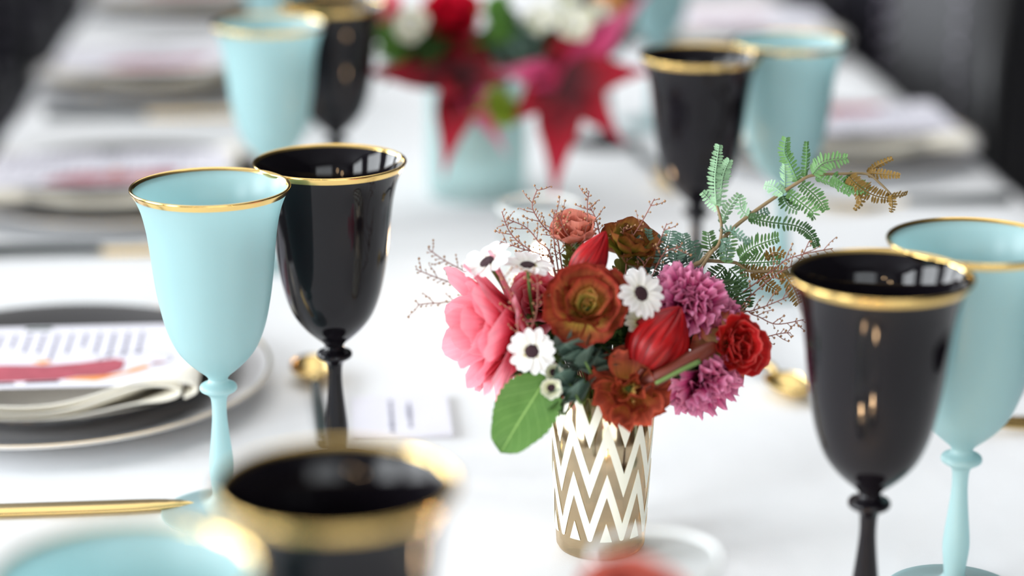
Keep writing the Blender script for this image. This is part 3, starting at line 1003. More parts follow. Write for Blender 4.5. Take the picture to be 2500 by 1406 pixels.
def daisy(px, py, t_off, axis, r, lab, n=13, root=(0, 0), group='white dark centred daisies', mat='white_petal', disc=0.32, wide=0.22, droop=-0.05, seed=0):
    rnd = random.Random(seed)
    t = head('daisy', at(px, py, D0 - t_off), axis, lab, group=group, spin=rnd.uniform(0, 1))
    me = petal_mesh('daisy_petal', r, r * wide, 0.25, droop, cup=0.25, tip=0.22, base=0.35, nu=6, nv=6, seed=seed)
    ring(t, me, M[mat], n, 0.1, 0, 0.06, rnd)
    v, f = lathe(smooth_prof([(r * disc, 0.0002), (r * disc * 0.9, r * 0.11), (r * disc * 0.5, r * 0.16), (0.00005, r * 0.15)], 4), 28)
    link('disc', mesh('disc', v, f), M['disc'], t)
    v, f = lathe([(r * disc * 1.22, -0.0002), (r * disc * 1.2, r * 0.07), (r * disc * 0.95, r * 0.09)], 28, False)
    link('disc_ring', mesh('disc_ring', v, f), M['disc_edge'], t)
    add_stem(t, vin(*root), M['stem'], 0.0010)
    return t


def rose(px, py, t_off, axis, lab, rings, group=None, root=(0, 0), name='rose', seed=1, core=None, stem='stem', sepals=False, cat='flower'):
    """rings: (count, length, width, e0, e1, cup, ruffle, material, kwargs)"""
    rnd = random.Random(seed)
    t = head(name, at(px, py, D0 - t_off), axis, lab, group=group, spin=rnd.uniform(0, 6), cat=cat)
    sp = 0
    for q, (n, L, W, e0, e1, cup, ruf, m, kw) in enumerate(rings):
        kw = dict(kw)
        tj = kw.pop('tj', 0.12); zo = kw.pop('z', 0.0)
        me = petal_mesh(name + '_petal', L, W, e0, e1, cup=cup, ruffle=ruf, seed=seed * 10 + q, **kw)
        ring(t, me, M[m], n, tj, sp, 0.1, rnd, zoff=zo)
        sp += PI / n + 0.3
    if core:
        v, f = lathe(smooth_prof([(core * 0.4, -core), (core, 0), (core * 0.8, core * 0.9), (0.0001, core * 1.2)], 4), 16)
        link('core', mesh('core', v, f), M['stem'], t)
    if sepals:
        me = petal_mesh('sepal', 0.016, 0.005, -0.5, 0.4, cup=0.3, point=True, nu=6, nv=4)
        for k in range(5):
            link('sepal', me, M['sepal'], t, Matrix.Translation((0, 0, -0.003)) @ Matrix.Rotation(k * 2 * PI / 5, 4, 'Z'))
    add_stem(t, vin(*root), M[stem], 0.0017)
    return t


def K(**k): return k


# --- pink garden rose at the left
rose(1286, 790, 0.012, dirv(-0.88, 0.0, 0.36), 'large coral pink garden rose at the left of the sharp bouquet', [
    (4, 0.024, 0.012, 1.5, 1.8, 0.8, 0.05, 'pink', K(tj=0.08)),
    (5, 0.032, 0.016, 1.35, 1.45, 0.6, 0.05, 'pink', K(tj=0.12)),
    (6, 0.041, 0.016, 1.15, 1.25, 0.45, 0.05, 'pink', K(tj=0.14, tip=0.45)),
    (7, 0.047, 0.0165, 0.92, 1.0, 0.35, 0.06, 'pink', K(tj=0.16, tip=0.5)),
    (8, 0.050, 0.0165, 0.70, 0.78, 0.30, 0.07, 'pink', K(tj=0.18, tip=0.55)),
    (8, 0.045, 0.0150, 0.42, 0.50, 0.30, 0.08, 'pink', K(tj=0.2, tip=0.6)),
], root=(-0.01, -0.008), seed=4, core=0.006)
# --- rust brown open rose in the middle
rose(1430, 752, 0.034, dirv(0.0, 0.58, 0.80), 'rust brown open rose with a yellow green heart in the middle of the sharp bouquet', [
    (5, 0.015, 0.005, 1.15, 1.7, 0.5, 0.1, 'brown_in', K(tj=0.2, point=True)),
    (4, 0.017, 0.010, 1.0, 1.5, 0.6, 0.04, 'brown_in', K(tj=0.15)),
    (4, 0.022, 0.0165, 0.90, 1.35, 0.5, 0.05, 'brown', K(tj=0.12)),
    (5, 0.026, 0.0185, 0.70, 1.20, 0.45, 0.06, 'brown', K(tj=0.14)),
    (5, 0.028, 0.0185, 0.35, 0.85, 0.35, 0.10, 'brown', K(tj=0.16)),
], root=(0.0, -0.004), seed=7, core=0.004)
# --- rust orange rose hanging over the vase lip
rose(1540, 952, 0.036, dirv(0.0, 0.35, 0.9), 'rust orange rose drooping over the right lip of the gold vase', [
    (4, 0.013, 0.007, 1.2, 1.9, 0.7, 0.2, 'brown_in', K(tj=0.25)),
    (4, 0.019, 0.014, 0.75, 1.35, 0.5, 0.25, 'rust', K(tj=0.3)),
    (5, 0.0235, 0.0165, 0.2, 0.5, 0.4, 0.25, 'rust', K(tj=0.35)),
    (5, 0.0240, 0.0150, -0.2, -0.9, 0.3, 0.25, 'rust', K(tj=0.35, tip=0.4)),
], root=(0.008, -0.012), seed=12, core=0.004, stem='stem_brown')
# --- red rose at the right
rose(1782, 846, 0.022, dirv(0.35, 0.30, 0.8), 'red rose with pale green outer petals at the right end of the sharp bouquet', [
    (4, 0.0125, 0.0075, 1.45, 1.95, 0.9, 0.05, 'redrose', K(tj=0.1)),
    (5, 0.0165, 0.0105, 1.2, 1.65, 0.7, 0.08, 'redrose', K(tj=0.1)),
    (5, 0.0200, 0.0135, 0.9, 1.4, 0.5, 0.1, 'redrose', K(tj=0.12)),
    (5, 0.0215, 0.0135, 0.45, 0.95, 0.4, 0.14, 'redrose', K(tj=0.15)),
    (6, 0.0215, 0.0120, -0.25, -0.55, 0.35, 0.2, 'blush', K(tj=0.2, tip=0.35)),
], root=(0.014, -0.006), seed=15, core=0.004, stem='stem_brown', sepals=True)
rose(1318, 742, 0.004, dirv(-0.1, 0.5, 0.8), 'small coral pink rose half hidden between the daisies and the rust rose', [
    (4, 0.012, 0.008, 1.4, 1.9, 0.8, 0.05, 'pink', K(tj=0.1)),
    (5, 0.018, 0.013, 1.0, 1.5, 0.6, 0.08, 'pink', K(tj=0.12)),
    (6, 0.024, 0.016, 0.6, 1.1, 0.5, 0.08, 'pink', K(tj=0.15)),
], root=(-0.004, 0.0), seed=31, core=0.004)
# --- peach brown rose at the top
rose(1408, 592, -0.012, dirv(-0.1, 0.85, 0.3), 'peach brown rose showing at the back top of the sharp bouquet', [
    (4, 0.012, 0.006, 1.4, 1.9, 0.8, 0.08, 'peach', K(tj=0.12)),
    (5, 0.0165, 0.0095, 1.1, 1.6, 0.7, 0.1, 'peach', K(tj=0.12)),
    (6, 0.0185, 0.0115, 0.5, 1.35, 0.5, 0.12, 'peach', K(tj=0.15)),
], root=(-0.004, 0.008), seed=21, core=0.004)
rose(1530, 618, -0.004, dirv(0.3, 0.8, 0.3), 'olive green and brown rose behind the pointed red bud', [
    (5, 0.015, 0.009, 1.0, 1.7, 0.7, 0.12, 'olive_rose', K(tj=0.15)),
    (6, 0.0195, 0.012, 0.5, 1.3, 0.5, 0.15, 'olive_rose', K(tj=0.15)),
    (5, 0.0210, 0.012, 0.1, 0.8, 0.4, 0.15, 'olive_rose', K(tj=0.15)),
], root=(0.006, 0.008), seed=22, core=0.004)


def bud(px, py, px2, py2, t_off, tilt, w, lab, root, seed):
    """striped closed bud from base (px,py) to tip (px2,py2): five overlapping ribbed sepals"""
    a = at(px, py, D0 - t_off); b = at(px2, py2, D0 - t_off - tilt)
    L = (b - a).length
    t = head('red_bud', a, b - a, lab, group='red striped buds', spin=seed)
    rnd = random.Random(seed)
    K_ = 14
    for q in range(6):
        vs, fs, uvs = [], [], []
        nv = 8
        a0 = q * PI / 3
        for i in range(K_ + 1):
            u = i / K_
            rad = w * (math.sin(PI * (0.10 + 0.9 * u) ** 0.8) ** 0.75 if u < 1 else 0.02)
            rad = max(rad, w * 0.03)
            for j in range(nv + 1):
                v = j / nv * 2 - 1
                ang = a0 + v * 0.75 * (1 - 0.35 * u) + 0.25 * u
                rr = rad * (1.02 + 0.16 * math.cos(v * PI * 3) * (1 - u * .5) - 0.07 * v + 0.03 * (q % 2))
                vs.append((rr * math.cos(ang), rr * math.sin(ang), L * u * (1 - 0.05 * abs(v) * u)))
                uvs.append(((v + 1) / 2, u))
        for i in range(K_):
            for j in range(nv):
                c = i * (nv + 1) + j
                fs.append((c, c + 1, c + nv + 2, c + nv + 1))
        link('sepal', mesh('bud_sepal', vs, fs, uvs), M['red_stripe'], t)
    add_stem(t, vin(*root), M['stem_brown'], 0.0018)
    return t


bud(1412, 690, 1480, 564, 0.022, 0.004, 0.0085, 'bright red pointed bud standing up behind the rust brown rose', (0.002, 0.0), 2)
bud(1572, 898, 1662, 748, 0.040, -0.006, 0.0150, 'large dark red striped bud in the right front of the sharp bouquet', (0.006, -0.008), 5)


def carnation(px, py, t_off, axis, r, lab, root, seed):
    rnd = random.Random(seed)
    t = head('carnation', at(px, py, D0 - t_off), axis, lab, group='magenta carnations', spin=seed)
    for q, (n, L, W, e0, e1, ruf) in enumerate(((7, 0.55, 0.24, 1.35, 1.2, 0.5), (9, 0.75, 0.30, 1.1, 0.8, 0.5), (10, 0.92, 0.34, 0.75, 0.35, 0.45), (10, 1.0, 0.36, 0.3, -0.1, 0.4))):
        for h in range(2):
            me = petal_mesh('carnation_petal', r * L, r * W, e0, e1, cup=0.1, ruffle=ruf, freq=2.6, tip=0.18, base=0.16, serr=0.06, nu=8, nv=16, seed=seed * 7 + q * 2 + h)
            ring(t, me, M['magenta'], (n + h) // 2, 0.22, q * 0.4 + h * PI / (n // 2 + 1), 0.12, rnd)
    add_stem(t, vin(*root), M['stem'], 0.0014)
    return t


carnation(1676, 742, 0.014, dirv(0.25, 0.62, 0.6), 0.0235, 'upper magenta carnation beside the right daisy', (0.010, 0.0), 3)
carnation(1748, 792, 0.010, dirv(0.55, 0.45, 0.5), 0.0175, 'small magenta carnation wedged above the red rose', (0.012, 0.002), 9)
carnation(1712, 918, 0.022, dirv(0.45, -0.5, 0.6), 0.0235, 'lower magenta carnation with dark heart hanging below the red rose', (0.012, -0.006), 6)

daisy(1192, 643, 0.03, dirv(-0.45, 0.84, 0.3), 0.0150, 'upper left white daisy tilted up above the pink rose', 13, (-0.008, 0.0), seed=1)
daisy(1288, 652, 0.03, dirv(0.05, 0.93, 0.16), 0.0140, 'white daisy seen edge on above the pink rose', 13, (-0.006, 0.004), seed=2)
daisy(1299, 857, 0.055, dirv(-0.10, 0.22, 0.95), 0.0126, 'white daisy facing the camera below the pink rose', 14, (-0.01, -0.012), seed=3)
daisy(1562, 718, 0.046, dirv(0.42, 0.42, 0.62), 0.0142, 'white daisy tilted right between the rust rose and the magenta carnation', 17, (0.004, -0.006), seed=4, wide=0.17)
daisy(1566, 792, 0.036, dirv(0.2, 0.75, 0.4), 0.0105, 'half hidden cream daisy under the right daisy', 12, (0.006, -0.006), seed=8, mat='cream_petal')
daisy(1346, 946, 0.055, dirv(-0.05, 0.1, 0.98), 0.0064, 'small half opened daisy bud nearest the green leaf', 11, (-0.01, -0.014), seed=5, mat='cream_petal', disc=0.5, wide=0.34, droop=0.7, group='half opened daisy buds')
daisy(1350, 909, 0.050, dirv(0.1, 0.3, 0.93), 0.0055, 'smallest daisy bud just above the other bud', 11, (-0.009, -0.014), seed=6, mat='cream_petal', disc=0.5, wide=0.34, droop=0.8, group='half opened daisy buds')

# thick brown stem and green stalk crossing the front of the bouquet
t = empty('cut_stalk', at(1590, 940, D0 - 0.045), label='thick brown red cut stalk crossing below the large red bud', cat='stem')
pts = [at(1520, 972, D0 - 0.028) - t.location, at(1600, 925, D0 - 0.046) - t.location, at(1700, 868, D0 - 0.044) - t.location, at(1742, 848, D0 - 0.034) - t.location]
v, f = tube(curve(pts, 5), 0.0048, 0.0036, 10)
link('stalk', mesh('stalk', v, f), M['stem_brown'], t)
pts = [at(1600, 936, D0 - 0.052) - t.location, at(1660, 905, D0 - 0.052) - t.location, at(1708, 882, D0 - 0.048) - t.location]
v, f = tube(curve(pts, 4), 0.0011, 0.0014, 7)
link('stalk', mesh('stalk', v, f), M['stem'], t)

# ------------------------------------------------------------------ leaves
def mat_leaf(name, c0, c1, vein_c, gloss=0.45, trans=0.35):
    m, nt, b, o = new_mat(name)
    N, L = nt.nodes, nt.links
    uv = N.new('ShaderNodeUVMap'); sp = N.new('ShaderNodeSeparateXYZ'); L.new(uv.outputs[0], sp.inputs[0])
    a = N.new('ShaderNodeMath'); a.operation = 'SUBTRACT'; a.inputs[1].default_value = 0.5; L.new(sp.outputs['X'], a.inputs[0])
    ab = N.new('ShaderNodeMath'); ab.operation = 'ABSOLUTE'; L.new(a.outputs[0], ab.inputs[0])
    mid = N.new('ShaderNodeMapRange'); mid.inputs['From Min'].default_value = 0.008; mid.inputs['From Max'].default_value = 0.022
    mid.inputs['To Min'].default_value = 1; mid.inputs['To Max'].default_value = 0; L.new(ab.outputs[0], mid.inputs['Value'])
    sv = N.new('ShaderNodeMath'); sv.operation = 'MULTIPLY_ADD'; sv.inputs[1].default_value = -0.75; L.new(ab.outputs[0], sv.inputs[0]); L.new(sp.outputs['Y'], sv.inputs[2])
    fr_ = N.new('ShaderNodeMath'); fr_.operation = 'MULTIPLY'; fr_.inputs[1].default_value = 6.5; L.new(sv.outputs[0], fr_.inputs[0])
    fc = N.new('ShaderNodeMath'); fc.operation = 'FRACT'; L.new(fr_.outputs[0], fc.inputs[0])
    sd = N.new('ShaderNodeMapRange'); sd.inputs['From Min'].default_value = 0.0; sd.inputs['From Max'].default_value = 0.09
    sd.inputs['To Min'].default_value = 0.55; sd.inputs['To Max'].default_value = 0; L.new(fc.outputs[0], sd.inputs['Value'])
    mxm = N.new('ShaderNodeMath'); mxm.operation = 'MAXIMUM'; L.new(mid.outputs[0], mxm.inputs[0]); L.new(sd.outputs[0], mxm.inputs[1])
    tc = N.new('ShaderNodeTexCoord'); nz = N.new('ShaderNodeTexNoise'); nz.inputs['Scale'].default_value = 90; L.new(tc.outputs['Object'], nz.inputs['Vector'])
    c = N.new('ShaderNodeMix'); c.data_type = 'RGBA'; c.inputs[6].default_value = lin(c0); c.inputs[7].default_value = lin(c1); L.new(nz.outputs['Fac'], c.inputs[0])
    c2 = N.new('ShaderNodeMix'); c2.data_type = 'RGBA'; L.new(mxm.outputs[0], c2.inputs[0]); L.new(c.outputs[2], c2.inputs[6]); c2.inputs[7].default_value = lin(vein_c)
    L.new(c2.outputs[2], b.inputs['Base Color']); setp(b, Roughness=gloss)
    tr = N.new('ShaderNodeBsdfTranslucent'); L.new(c2.outputs[2], tr.inputs['Color'])
    mix = N.new('ShaderNodeMixShader'); mix.inputs[0].default_value = trans
    L.new(b.outputs[0], mix.inputs[1]); L.new(tr.outputs[0], mix.inputs[2]); L.new(mix.outputs[0], o.inputs['Surface'])
    return m


M['leaf'] = mat_leaf('fresh_green_leaf', (80, 124, 54), (106, 150, 74), (146, 184, 104))
M['leaf_lime'] = mat_leaf('lime_green_leaf', (120, 150, 40), (160, 176, 60), (180, 200, 90))
M['leaf_dark'] = mat_leaf('dark_green_leaf', (38, 66, 34), (66, 96, 48), (90, 120, 70))
M['leaf_grey'] = mat_leaf('grey_green_leaf', (70, 98, 88), (116, 142, 130), (140, 164, 150))
M['leaf_olive'] = mat_leaf('olive_leaf', (78, 84, 34), (120, 118, 52), (140, 130, 70))


def leaf_mesh(L, W, serr=0.0, nteeth=14, fold=0.15, droop=0.3, nu=14, nv=6, blunt=0.0, seed=0):
    rnd = random.Random(seed)
    vs, fs, uvs = [], [], []
    nu = max(nu, nteeth * 2) if serr else nu
    for i in range(nu + 1):
        u = i / nu
        w = W * max(0.02, math.sin(PI * u ** 0.85) ** (0.75 - blunt * 0.2))
        if u > 0.5: w = max(w, W * blunt * math.sqrt(max(0.001, 1 - ((u - 0.5) / 0.5) ** 3)))
        if i == nu: w *= 0.15
        if serr: w *= 1 + (serr if i % 2 else -serr * 0.3)
        for j in range(nv + 1):
            v = j / nv * 2 - 1
            vs.append((L * u - (0.02 * L if i % 2 and serr and abs(v) == 1 else 0), v * w, fold * abs(v) * w - droop * L * u * u * 0.5 + 0.03 * W * math.sin(u * 9 + v * 3 + seed)))
            uvs.append(((v + 1) / 2, u))
    for i in range(nu):
        for j in range(nv):
            a = i * (nv + 1) + j
            fs.append((a, a + 1, a + nv + 2, a + nv + 1))
    return mesh('leaf', vs, fs, uvs)


def leaf_frame(a, b, nrm):
    x = (b - a).normalized(); z = (nrm - x * nrm.dot(x)).normalized(); y = z.cross(x)
    return Matrix(((x.x, y.x, z.x, a.x), (x.y, y.y, z.y, a.y), (x.z, y.z, z.z, a.z), (0, 0, 0, 1)))


# the big serrated leaf at the vase lip
a, b_ = at(1336, 918, D0 - 0.05), at(1222, 1098, D0 - 0.066)
t = empty('rose_leaf', a, label='large serrated fresh green leaf hanging left of the gold vase', cat='leaf')
o = link('leaf', leaf_mesh((b_ - a).length, 0.0165, serr=0.05, nteeth=13, fold=0.12, droop=0.22, nv=8, blunt=0.78, seed=2), M['leaf'], t, Matrix.Translation(-a) @ leaf_frame(a, b_, dirv(-0.25, 0.2, 0.9)))
v, f = tube(curve([Vector((0, 0, 0)), at(1360, 905, D0 - 0.045) - a] + [p - a for p in route(at(1370, 930, D0 - .03), vin(-0.01, -0.01))], 4), 0.001, 0.0012, 6)
link('stem', mesh('stem', v, f), M['stem'], t)


def sprig(a, b, lab, m, n, ll, lw, seed, root, lobed=False, group='leafy sprigs filling the sharp bouquet', cat='foliage'):
    """a leafy sprig: a stem from a to b with leaves spiralling round it"""
    rnd = random.Random(seed)
    t = empty('foliage_sprig', a, label=lab, cat=cat, group=group)
    pts = curve([p - a for p in reversed(route(a, root))] + [Vector((0, 0, 0)), (b - a) * 0.5 + Vector((0, 0, 0.003)), b - a], 5)
    v, f = tube(pts, 0.0011, 0.0005, 6)
    link('stem', mesh('stem', v, f), M['stem'], t)
    ax = (b - a).normalized()
    mes = [leaf_mesh(ll, lw, serr=0.16 if lobed else 0.0, nteeth=4, fold=0.3, droop=0.3 + 0.3 * q, nu=8, nv=4, blunt=0.5 if lobed else 0.1, seed=seed + q) for q in range(2)]
    o1 = ax.orthogonal().normalized(); o2 = ax.cross(o1)
    for k in range(n):
        s = (k + 0.5) / n
        p = (b - a) * s
        ang = k * 2.4 + rnd.uniform(-0.3, 0.3)
        out = o1 * math.cos(ang) + o2 * math.sin(ang)
        d = (out * (1.0 - 0.5 * s) + ax * (0.45 + 0.7 * s)).normalized()
        nrm = (ax * 0.7 - out * 0.5 + Vector((0, 0, 0.3)))
        mw = leaf_frame(p, p + d, nrm) @ Matrix.Scale((1.0 - 0.35 * s) * rnd.uniform(0.85, 1.15), 4)
        link('leaf', mes[k % 2], M[m], t, mw)
    return t


for k, (pa, pb, d, m, n, ll, lw, lob, lab) in enumerate((
        ((1440, 905), (1395, 850), 0.045, 'leaf_grey', 12, 0.0200, 0.0078, True, 'grey green lobed sprig right of the camera facing daisy'),
        ((1420, 985), (1375, 930), 0.048, 'leaf_grey', 11, 0.0190, 0.0076, True, 'grey green sprig spilling over the gold vase lip beside the daisy buds'),
        ((1455, 930), (1460, 875), 0.030, 'leaf_grey', 12, 0.0190, 0.0074, True, 'grey sprig in the middle above the gold vase lip'),
        ((1440, 850), (1480, 810), 0.030, 'leaf_dark', 12, 0.0190, 0.0074, False, 'dark green sprig right below the rust brown rose'),
        ((1500, 850), (1530, 790), 0.020, 'leaf_dark', 12, 0.0200, 0.0078, False, 'dark green sprig left of the large red bud'),
        ((1380, 1010), (1352, 985), 0.050, 'leaf_dark', 9, 0.0130, 0.0056, False, 'small dark green sprig at the left lip of the gold vase'),
        ((1340, 840), (1330, 760), 0.010, 'leaf_dark', 12, 0.0150, 0.0050, False, 'dark green sprig between the pink rose and the rust brown rose'),
        ((1620, 850), (1690, 830), 0.004, 'leaf_dark', 12, 0.0200, 0.0078, False, 'dark green sprig behind the large red bud'),
        ((1500, 930), (1560, 880), 0.010, 'leaf_dark', 12, 0.0195, 0.0076, False, 'dark green sprig behind the drooping rust orange rose'),
        ((1640, 930), (1700, 900), 0.004, 'leaf_dark', 10, 0.0195, 0.0076, False, 'dark green sprig above the lower magenta carnation'),
        ((1320, 925), (1290, 900), 0.040, 'leaf_dark', 9, 0.0150, 0.0062, True, 'small dark green sprig above the big serrated leaf'),
        ((1500, 700), (1545, 600), -0.004, 'leaf_olive', 14, 0.0150, 0.0050, False, 'olive green sprig behind the tilted right daisy'),
        ((1390, 680), (1390, 610), 0.000, 'leaf_olive', 12, 0.0110, 0.0036, False, 'olive green sprig among the twigs left of the pointed bud'),
        ((1620, 720), (1660, 640), -0.008, 'leaf_grey', 14, 0.0150, 0.0042, False, 'grey green sprig standing behind the upper magenta carnation'),
        ((1570, 700), (1600, 600), -0.012, 'leaf_grey', 14, 0.0145, 0.0038, False, 'grey green feathery sprig at the top behind the right daisy'))):
    sprig(at(pa[0], pa[1], D0 - d), at(pb[0], pb[1], D0 - d), lab, m, n, ll, lw, 30 + k, vin(0.012 * math.cos(k * 2.1), 0.012 * math.sin(k * 2.1)), lob)

# ------------------------------------------------------------------ fern like acacia branch
M['fern'] = plain('acacia_green', lin((100, 146, 84)), 0.55, noise_amt=0.18, scale=40)
M['fern_pale'] = plain('acacia_pale_green', lin((140, 178, 140)), 0.6, noise_amt=0.15, scale=40)
M['fern_dark'] = plain('acacia_dark_green', lin((58, 96, 48)), 0.55, noise_amt=0.2, scale=40)
M['fern_brown'] = plain('acacia_bronze_tip', lin((128, 98, 34)), 0.6, noise_amt=0.25, scale=60)
M['fern_grey'] = plain('acacia_grey_green', lin((88, 122, 104)), 0.6, noise_amt=0.2, scale=40)


def zc(x, y):                                 # crop pixels of the study view to photo pixels
    return (1450 + x / 2.8125, 300 + y / 2.8125)


def frond(t, pts, leaf, m, seed, d=0.0, name='leaf'):
    """a rachis with two rows of small leaflets, one mesh"""
    rnd = random.Random(seed)
    dz = rnd.uniform(-0.006, 0.006)
    n = len(pts)
    P = [at(*zc(*p), D0 - d - dz * i / max(1, n - 1) + 0.004 * math.sin(i + seed)) - t.location for i, p in enumerate(pts)]
    C = curve(P, 8)
    ln = sum((C[i + 1] - C[i]).length for i in range(len(C) - 1))
    vs, fs = tube(C, 0.00055, 0.0003, 5)
    vs = list(vs)
    ll = leaf * S / 2.8125
    step = 0.0016
    cnt = max(4, int(ln / step))
    roll = rnd.uniform(-0.7, 0.7)
    for k in range(cnt):
        s = (k + 0.3) / cnt
        q = s * (len(C) - 1); i0 = min(int(q), len(C) - 2); fr_ = q - i0
        p = C[i0].lerp(C[i0 + 1], fr_)
        tg = (C[i0 + 1] - C[i0]).normalized()
        view = -FH
        side = tg.cross(view).normalized()
        side = Matrix.Rotation(roll, 3, tg) @ side
        nr = tg.cross(side).normalized()
        size = ll * (0.55 + 0.45 * math.sin(PI * min(1, 0.15 + s * 0.9))) * rnd.uniform(0.85, 1.12)
        for sg in (-1, 1):
            dr = (side * sg + tg * (0.35 + rnd.uniform(-0.12, 0.12)) + nr * rnd.uniform(0.1, 0.45)).normalized()
            wd = (tg - dr * tg.dot(dr)).normalized() * 0.00075
            lift = nr * 0.0003
            b0 = len(vs)
            vs += [p, p + dr * size * 0.35 + wd, p + dr * size * 0.8 + wd * 0.8, p + dr * size, p + dr * size * 0.8 - wd * 0.8, p + dr * size * 0.35 - wd, p + dr * size * 0.5 + lift]
            fs += [(b0, b0 + 1, b0 + 6), (b0 + 1, b0 + 2, b0 + 6), (b0 + 2, b0 + 3, b0 + 6), (b0 + 3, b0 + 4, b0 + 6), (b0 + 4, b0 + 5, b0 + 6), (b0 + 5, b0, b0 + 6)]
    return link(name, mesh(name, vs, fs), m, t)


def stem_z(t, pts, r0, r1, m, d=0.0, root=None):
    P = [at(*zc(*p), D0 - d) - t.location for p in pts]
    if root is not None: P = [q - t.location for q in reversed(route(Vector(t.location), root))] + P
    v, f = tube(curve(P, 5), r0, r1, 7)
    return link('stem', mesh('stem', v, f), m, t)


base = at(*zc(620, 1060), D0)
t = empty('acacia_branch', base, label='long acacia branch with feathery leaves arching up to the right', cat='foliage')
stem_z(t, [(620, 1060), (740, 950), (860, 820), (960, 720), (1060, 640), (1200, 540), (1400, 410), (1500, 360), (1680, 350), (1870, 350), (1960, 410), (2040, 490)], 0.0016, 0.0006, M['stem_olive'], root=vin(0.008, 0.006))
FR = [([(1060, 640), (1010, 590), (1000, 500)], 62, 'fern_pale'), ([(1400, 400), (1350, 290), (1310, 200), (1320, 100)], 62, 'fern'),
      ([(1310, 480), (1312, 380), (1310, 290)], 58, 'fern_pale'), ([(1450, 370), (1460, 250), (1462, 130)], 46, 'fern'), ([(1500, 350), (1580, 270), (1740, 240)], 82, 'fern'),
      ([(1300, 490), (1235, 440), (1170, 425)], 62, 'fern_pale'), ([(1330, 480), (1410, 540), (1500, 610), (1490, 650)], 62, 'fern'), ([(1420, 420), (1520, 500), (1590, 600)], 66, 'fern'),
      ([(1300, 500), (1330, 560), (1400, 600)], 62, 'fern_dark'),
      ([(1520, 380), (1640, 420), (1760, 490)], 62, 'fern'), ([(1060, 650), (1200, 680), (1400, 710), (1490, 770), (1530, 850)], 60, 'fern_dark'), ([(1750, 370), (1820, 440), (1930, 500), (2040, 520)], 74, 'fern_brown'),
      ([(1640, 360), (1740, 430), (1850, 450)], 66, 'fern'), ([(1730, 365), (1800, 420), (1890, 470)], 70, 'fern'), ([(1880, 345), (1950, 290), (2050, 245)], 34, 'fern_brown'), ([(1880, 345), (1990, 350), (2100, 362)], 42, 'fern_brown'), ([(1800, 480), (1835, 540), (1790, 600)], 38, 'fern_brown'),
      ([(2040, 500), (2050, 560), (2040, 615)], 34, 'fern_brown'), ([(2040, 500), (2100, 500), (2150, 490)], 46, 'fern_brown'), ([(1060, 640), (1130, 630), (1200, 600)], 52, 'fern_grey')]
for k, (p, l, m) in enumerate(FR): frond(t, p, l, M[m], 50 + k)
t = empty('acacia_branch', base + RV * 0.002, label='upright acacia shoot with two pale tall leaves in front of the blurred black goblet', cat='foliage')
stem_z(t, [(760, 960), (840, 860), (870, 790), (875, 690), (852, 590), (835, 540)], 0.0012, 0.0007, M['stem_olive'], 0.004, root=vin(0.010, 0.004))
for k, (p, l, m) in enumerate([([(840, 560), (830, 400), (842, 280), (860, 150)], 60, 'fern_pale'), ([(865, 570), (880, 400), (900, 320), (930, 255)], 60, 'fern_pale'),
                               ([(850, 590), (800, 535), (742, 475)], 56, 'fern_pale'), ([(875, 690), (920, 600), (1000, 490)], 60, 'fern_pale'), ([(878, 760), (930, 740), (1000, 780), (1065, 830)], 60, 'fern_grey'),
                               ([(870, 800), (900, 850), (910, 940)], 66, 'fern_grey')]):
    frond(t, p, l, M[m], 80 + k, 0.004)
t = empty('acacia_branch', base + RV * -0.002, label='low acacia branch with bronze tips reaching right behind the large black goblet rim', cat='foliage')
stem_z(t, [(640, 1050), (740, 955), (860, 950), (980, 962), (1060, 1015), (1200, 1018), (1330, 1020)], 0.0015, 0.0007, M['stem_olive'], -0.004, root=vin(0.012, 0.008))
for k, (p, l, m) in enumerate([([(840, 930), (800, 850), (782, 750)], 78, 'fern_dark'), ([(900, 960), (920, 860), (940, 740)], 70, 'fern'), ([(1000, 930), (1100, 850), (1270, 790)], 92, 'fern'),
                               ([(990, 960), (1120, 960), (1280, 950)], 92, 'fern'), ([(730, 960), (690, 900), (680, 810)], 74, 'fern_grey'), ([(640, 960), (622, 860), (608, 760)], 80, 'fern_grey'),
                               ([(350, 960), (312, 870), (290, 790)], 66, 'fern_grey'), ([(480, 920), (505, 820), (525, 740)], 84, 'fern_grey'), ([(560, 960), (560, 880), (590, 790)], 84, 'fern_grey'), ([(380, 880), (370, 800), (372, 730)], 50, 'fern_grey'),
                               ([(1000, 1010), (1160, 1030), (1330, 1010)], 62, 'fern_brown'), ([(900, 990), (840, 1050), (770, 1085)], 82, 'fern_dark'), ([(930, 1000), (990, 1070), (1010, 1130)], 82, 'fern_dark'), ([(1300, 1030), (1370, 1130), (1410, 1240)], 80, 'fern_brown'),
                               ([(860, 1090), (930, 1180), (980, 1275)], 120, 'fern_dark'), ([(880, 1090), (990, 1160), (1050, 1270)], 120, 'fern_dark'), ([(1100, 1020), (1180, 1100), (1270, 1160)], 60, 'fern_brown'), ([(1180, 930), (1240, 890), (1310, 910)], 56, 'fern_brown'),
                               ([(820, 1070), (880, 1150), (900, 1230)], 110, 'fern_dark'), ([(450, 1060), (470, 960), (450, 860)], 70, 'fern_grey'), ([(300, 1010), (330, 930), (400, 850)], 70, 'fern_grey')]):
    frond(t, p, l, M[m], 110 + k, -0.004)

# ------------------------------------------------------------------ wiry twigs with tiny buds
M['twig'] = plain('russet_twig', lin((150, 96, 84)), 0.6, noise_amt=0.2)
M['twig_bud'] = plain('russet_bud', lin((168, 126, 88)), 0.6, noise_amt=0.3, scale=500)


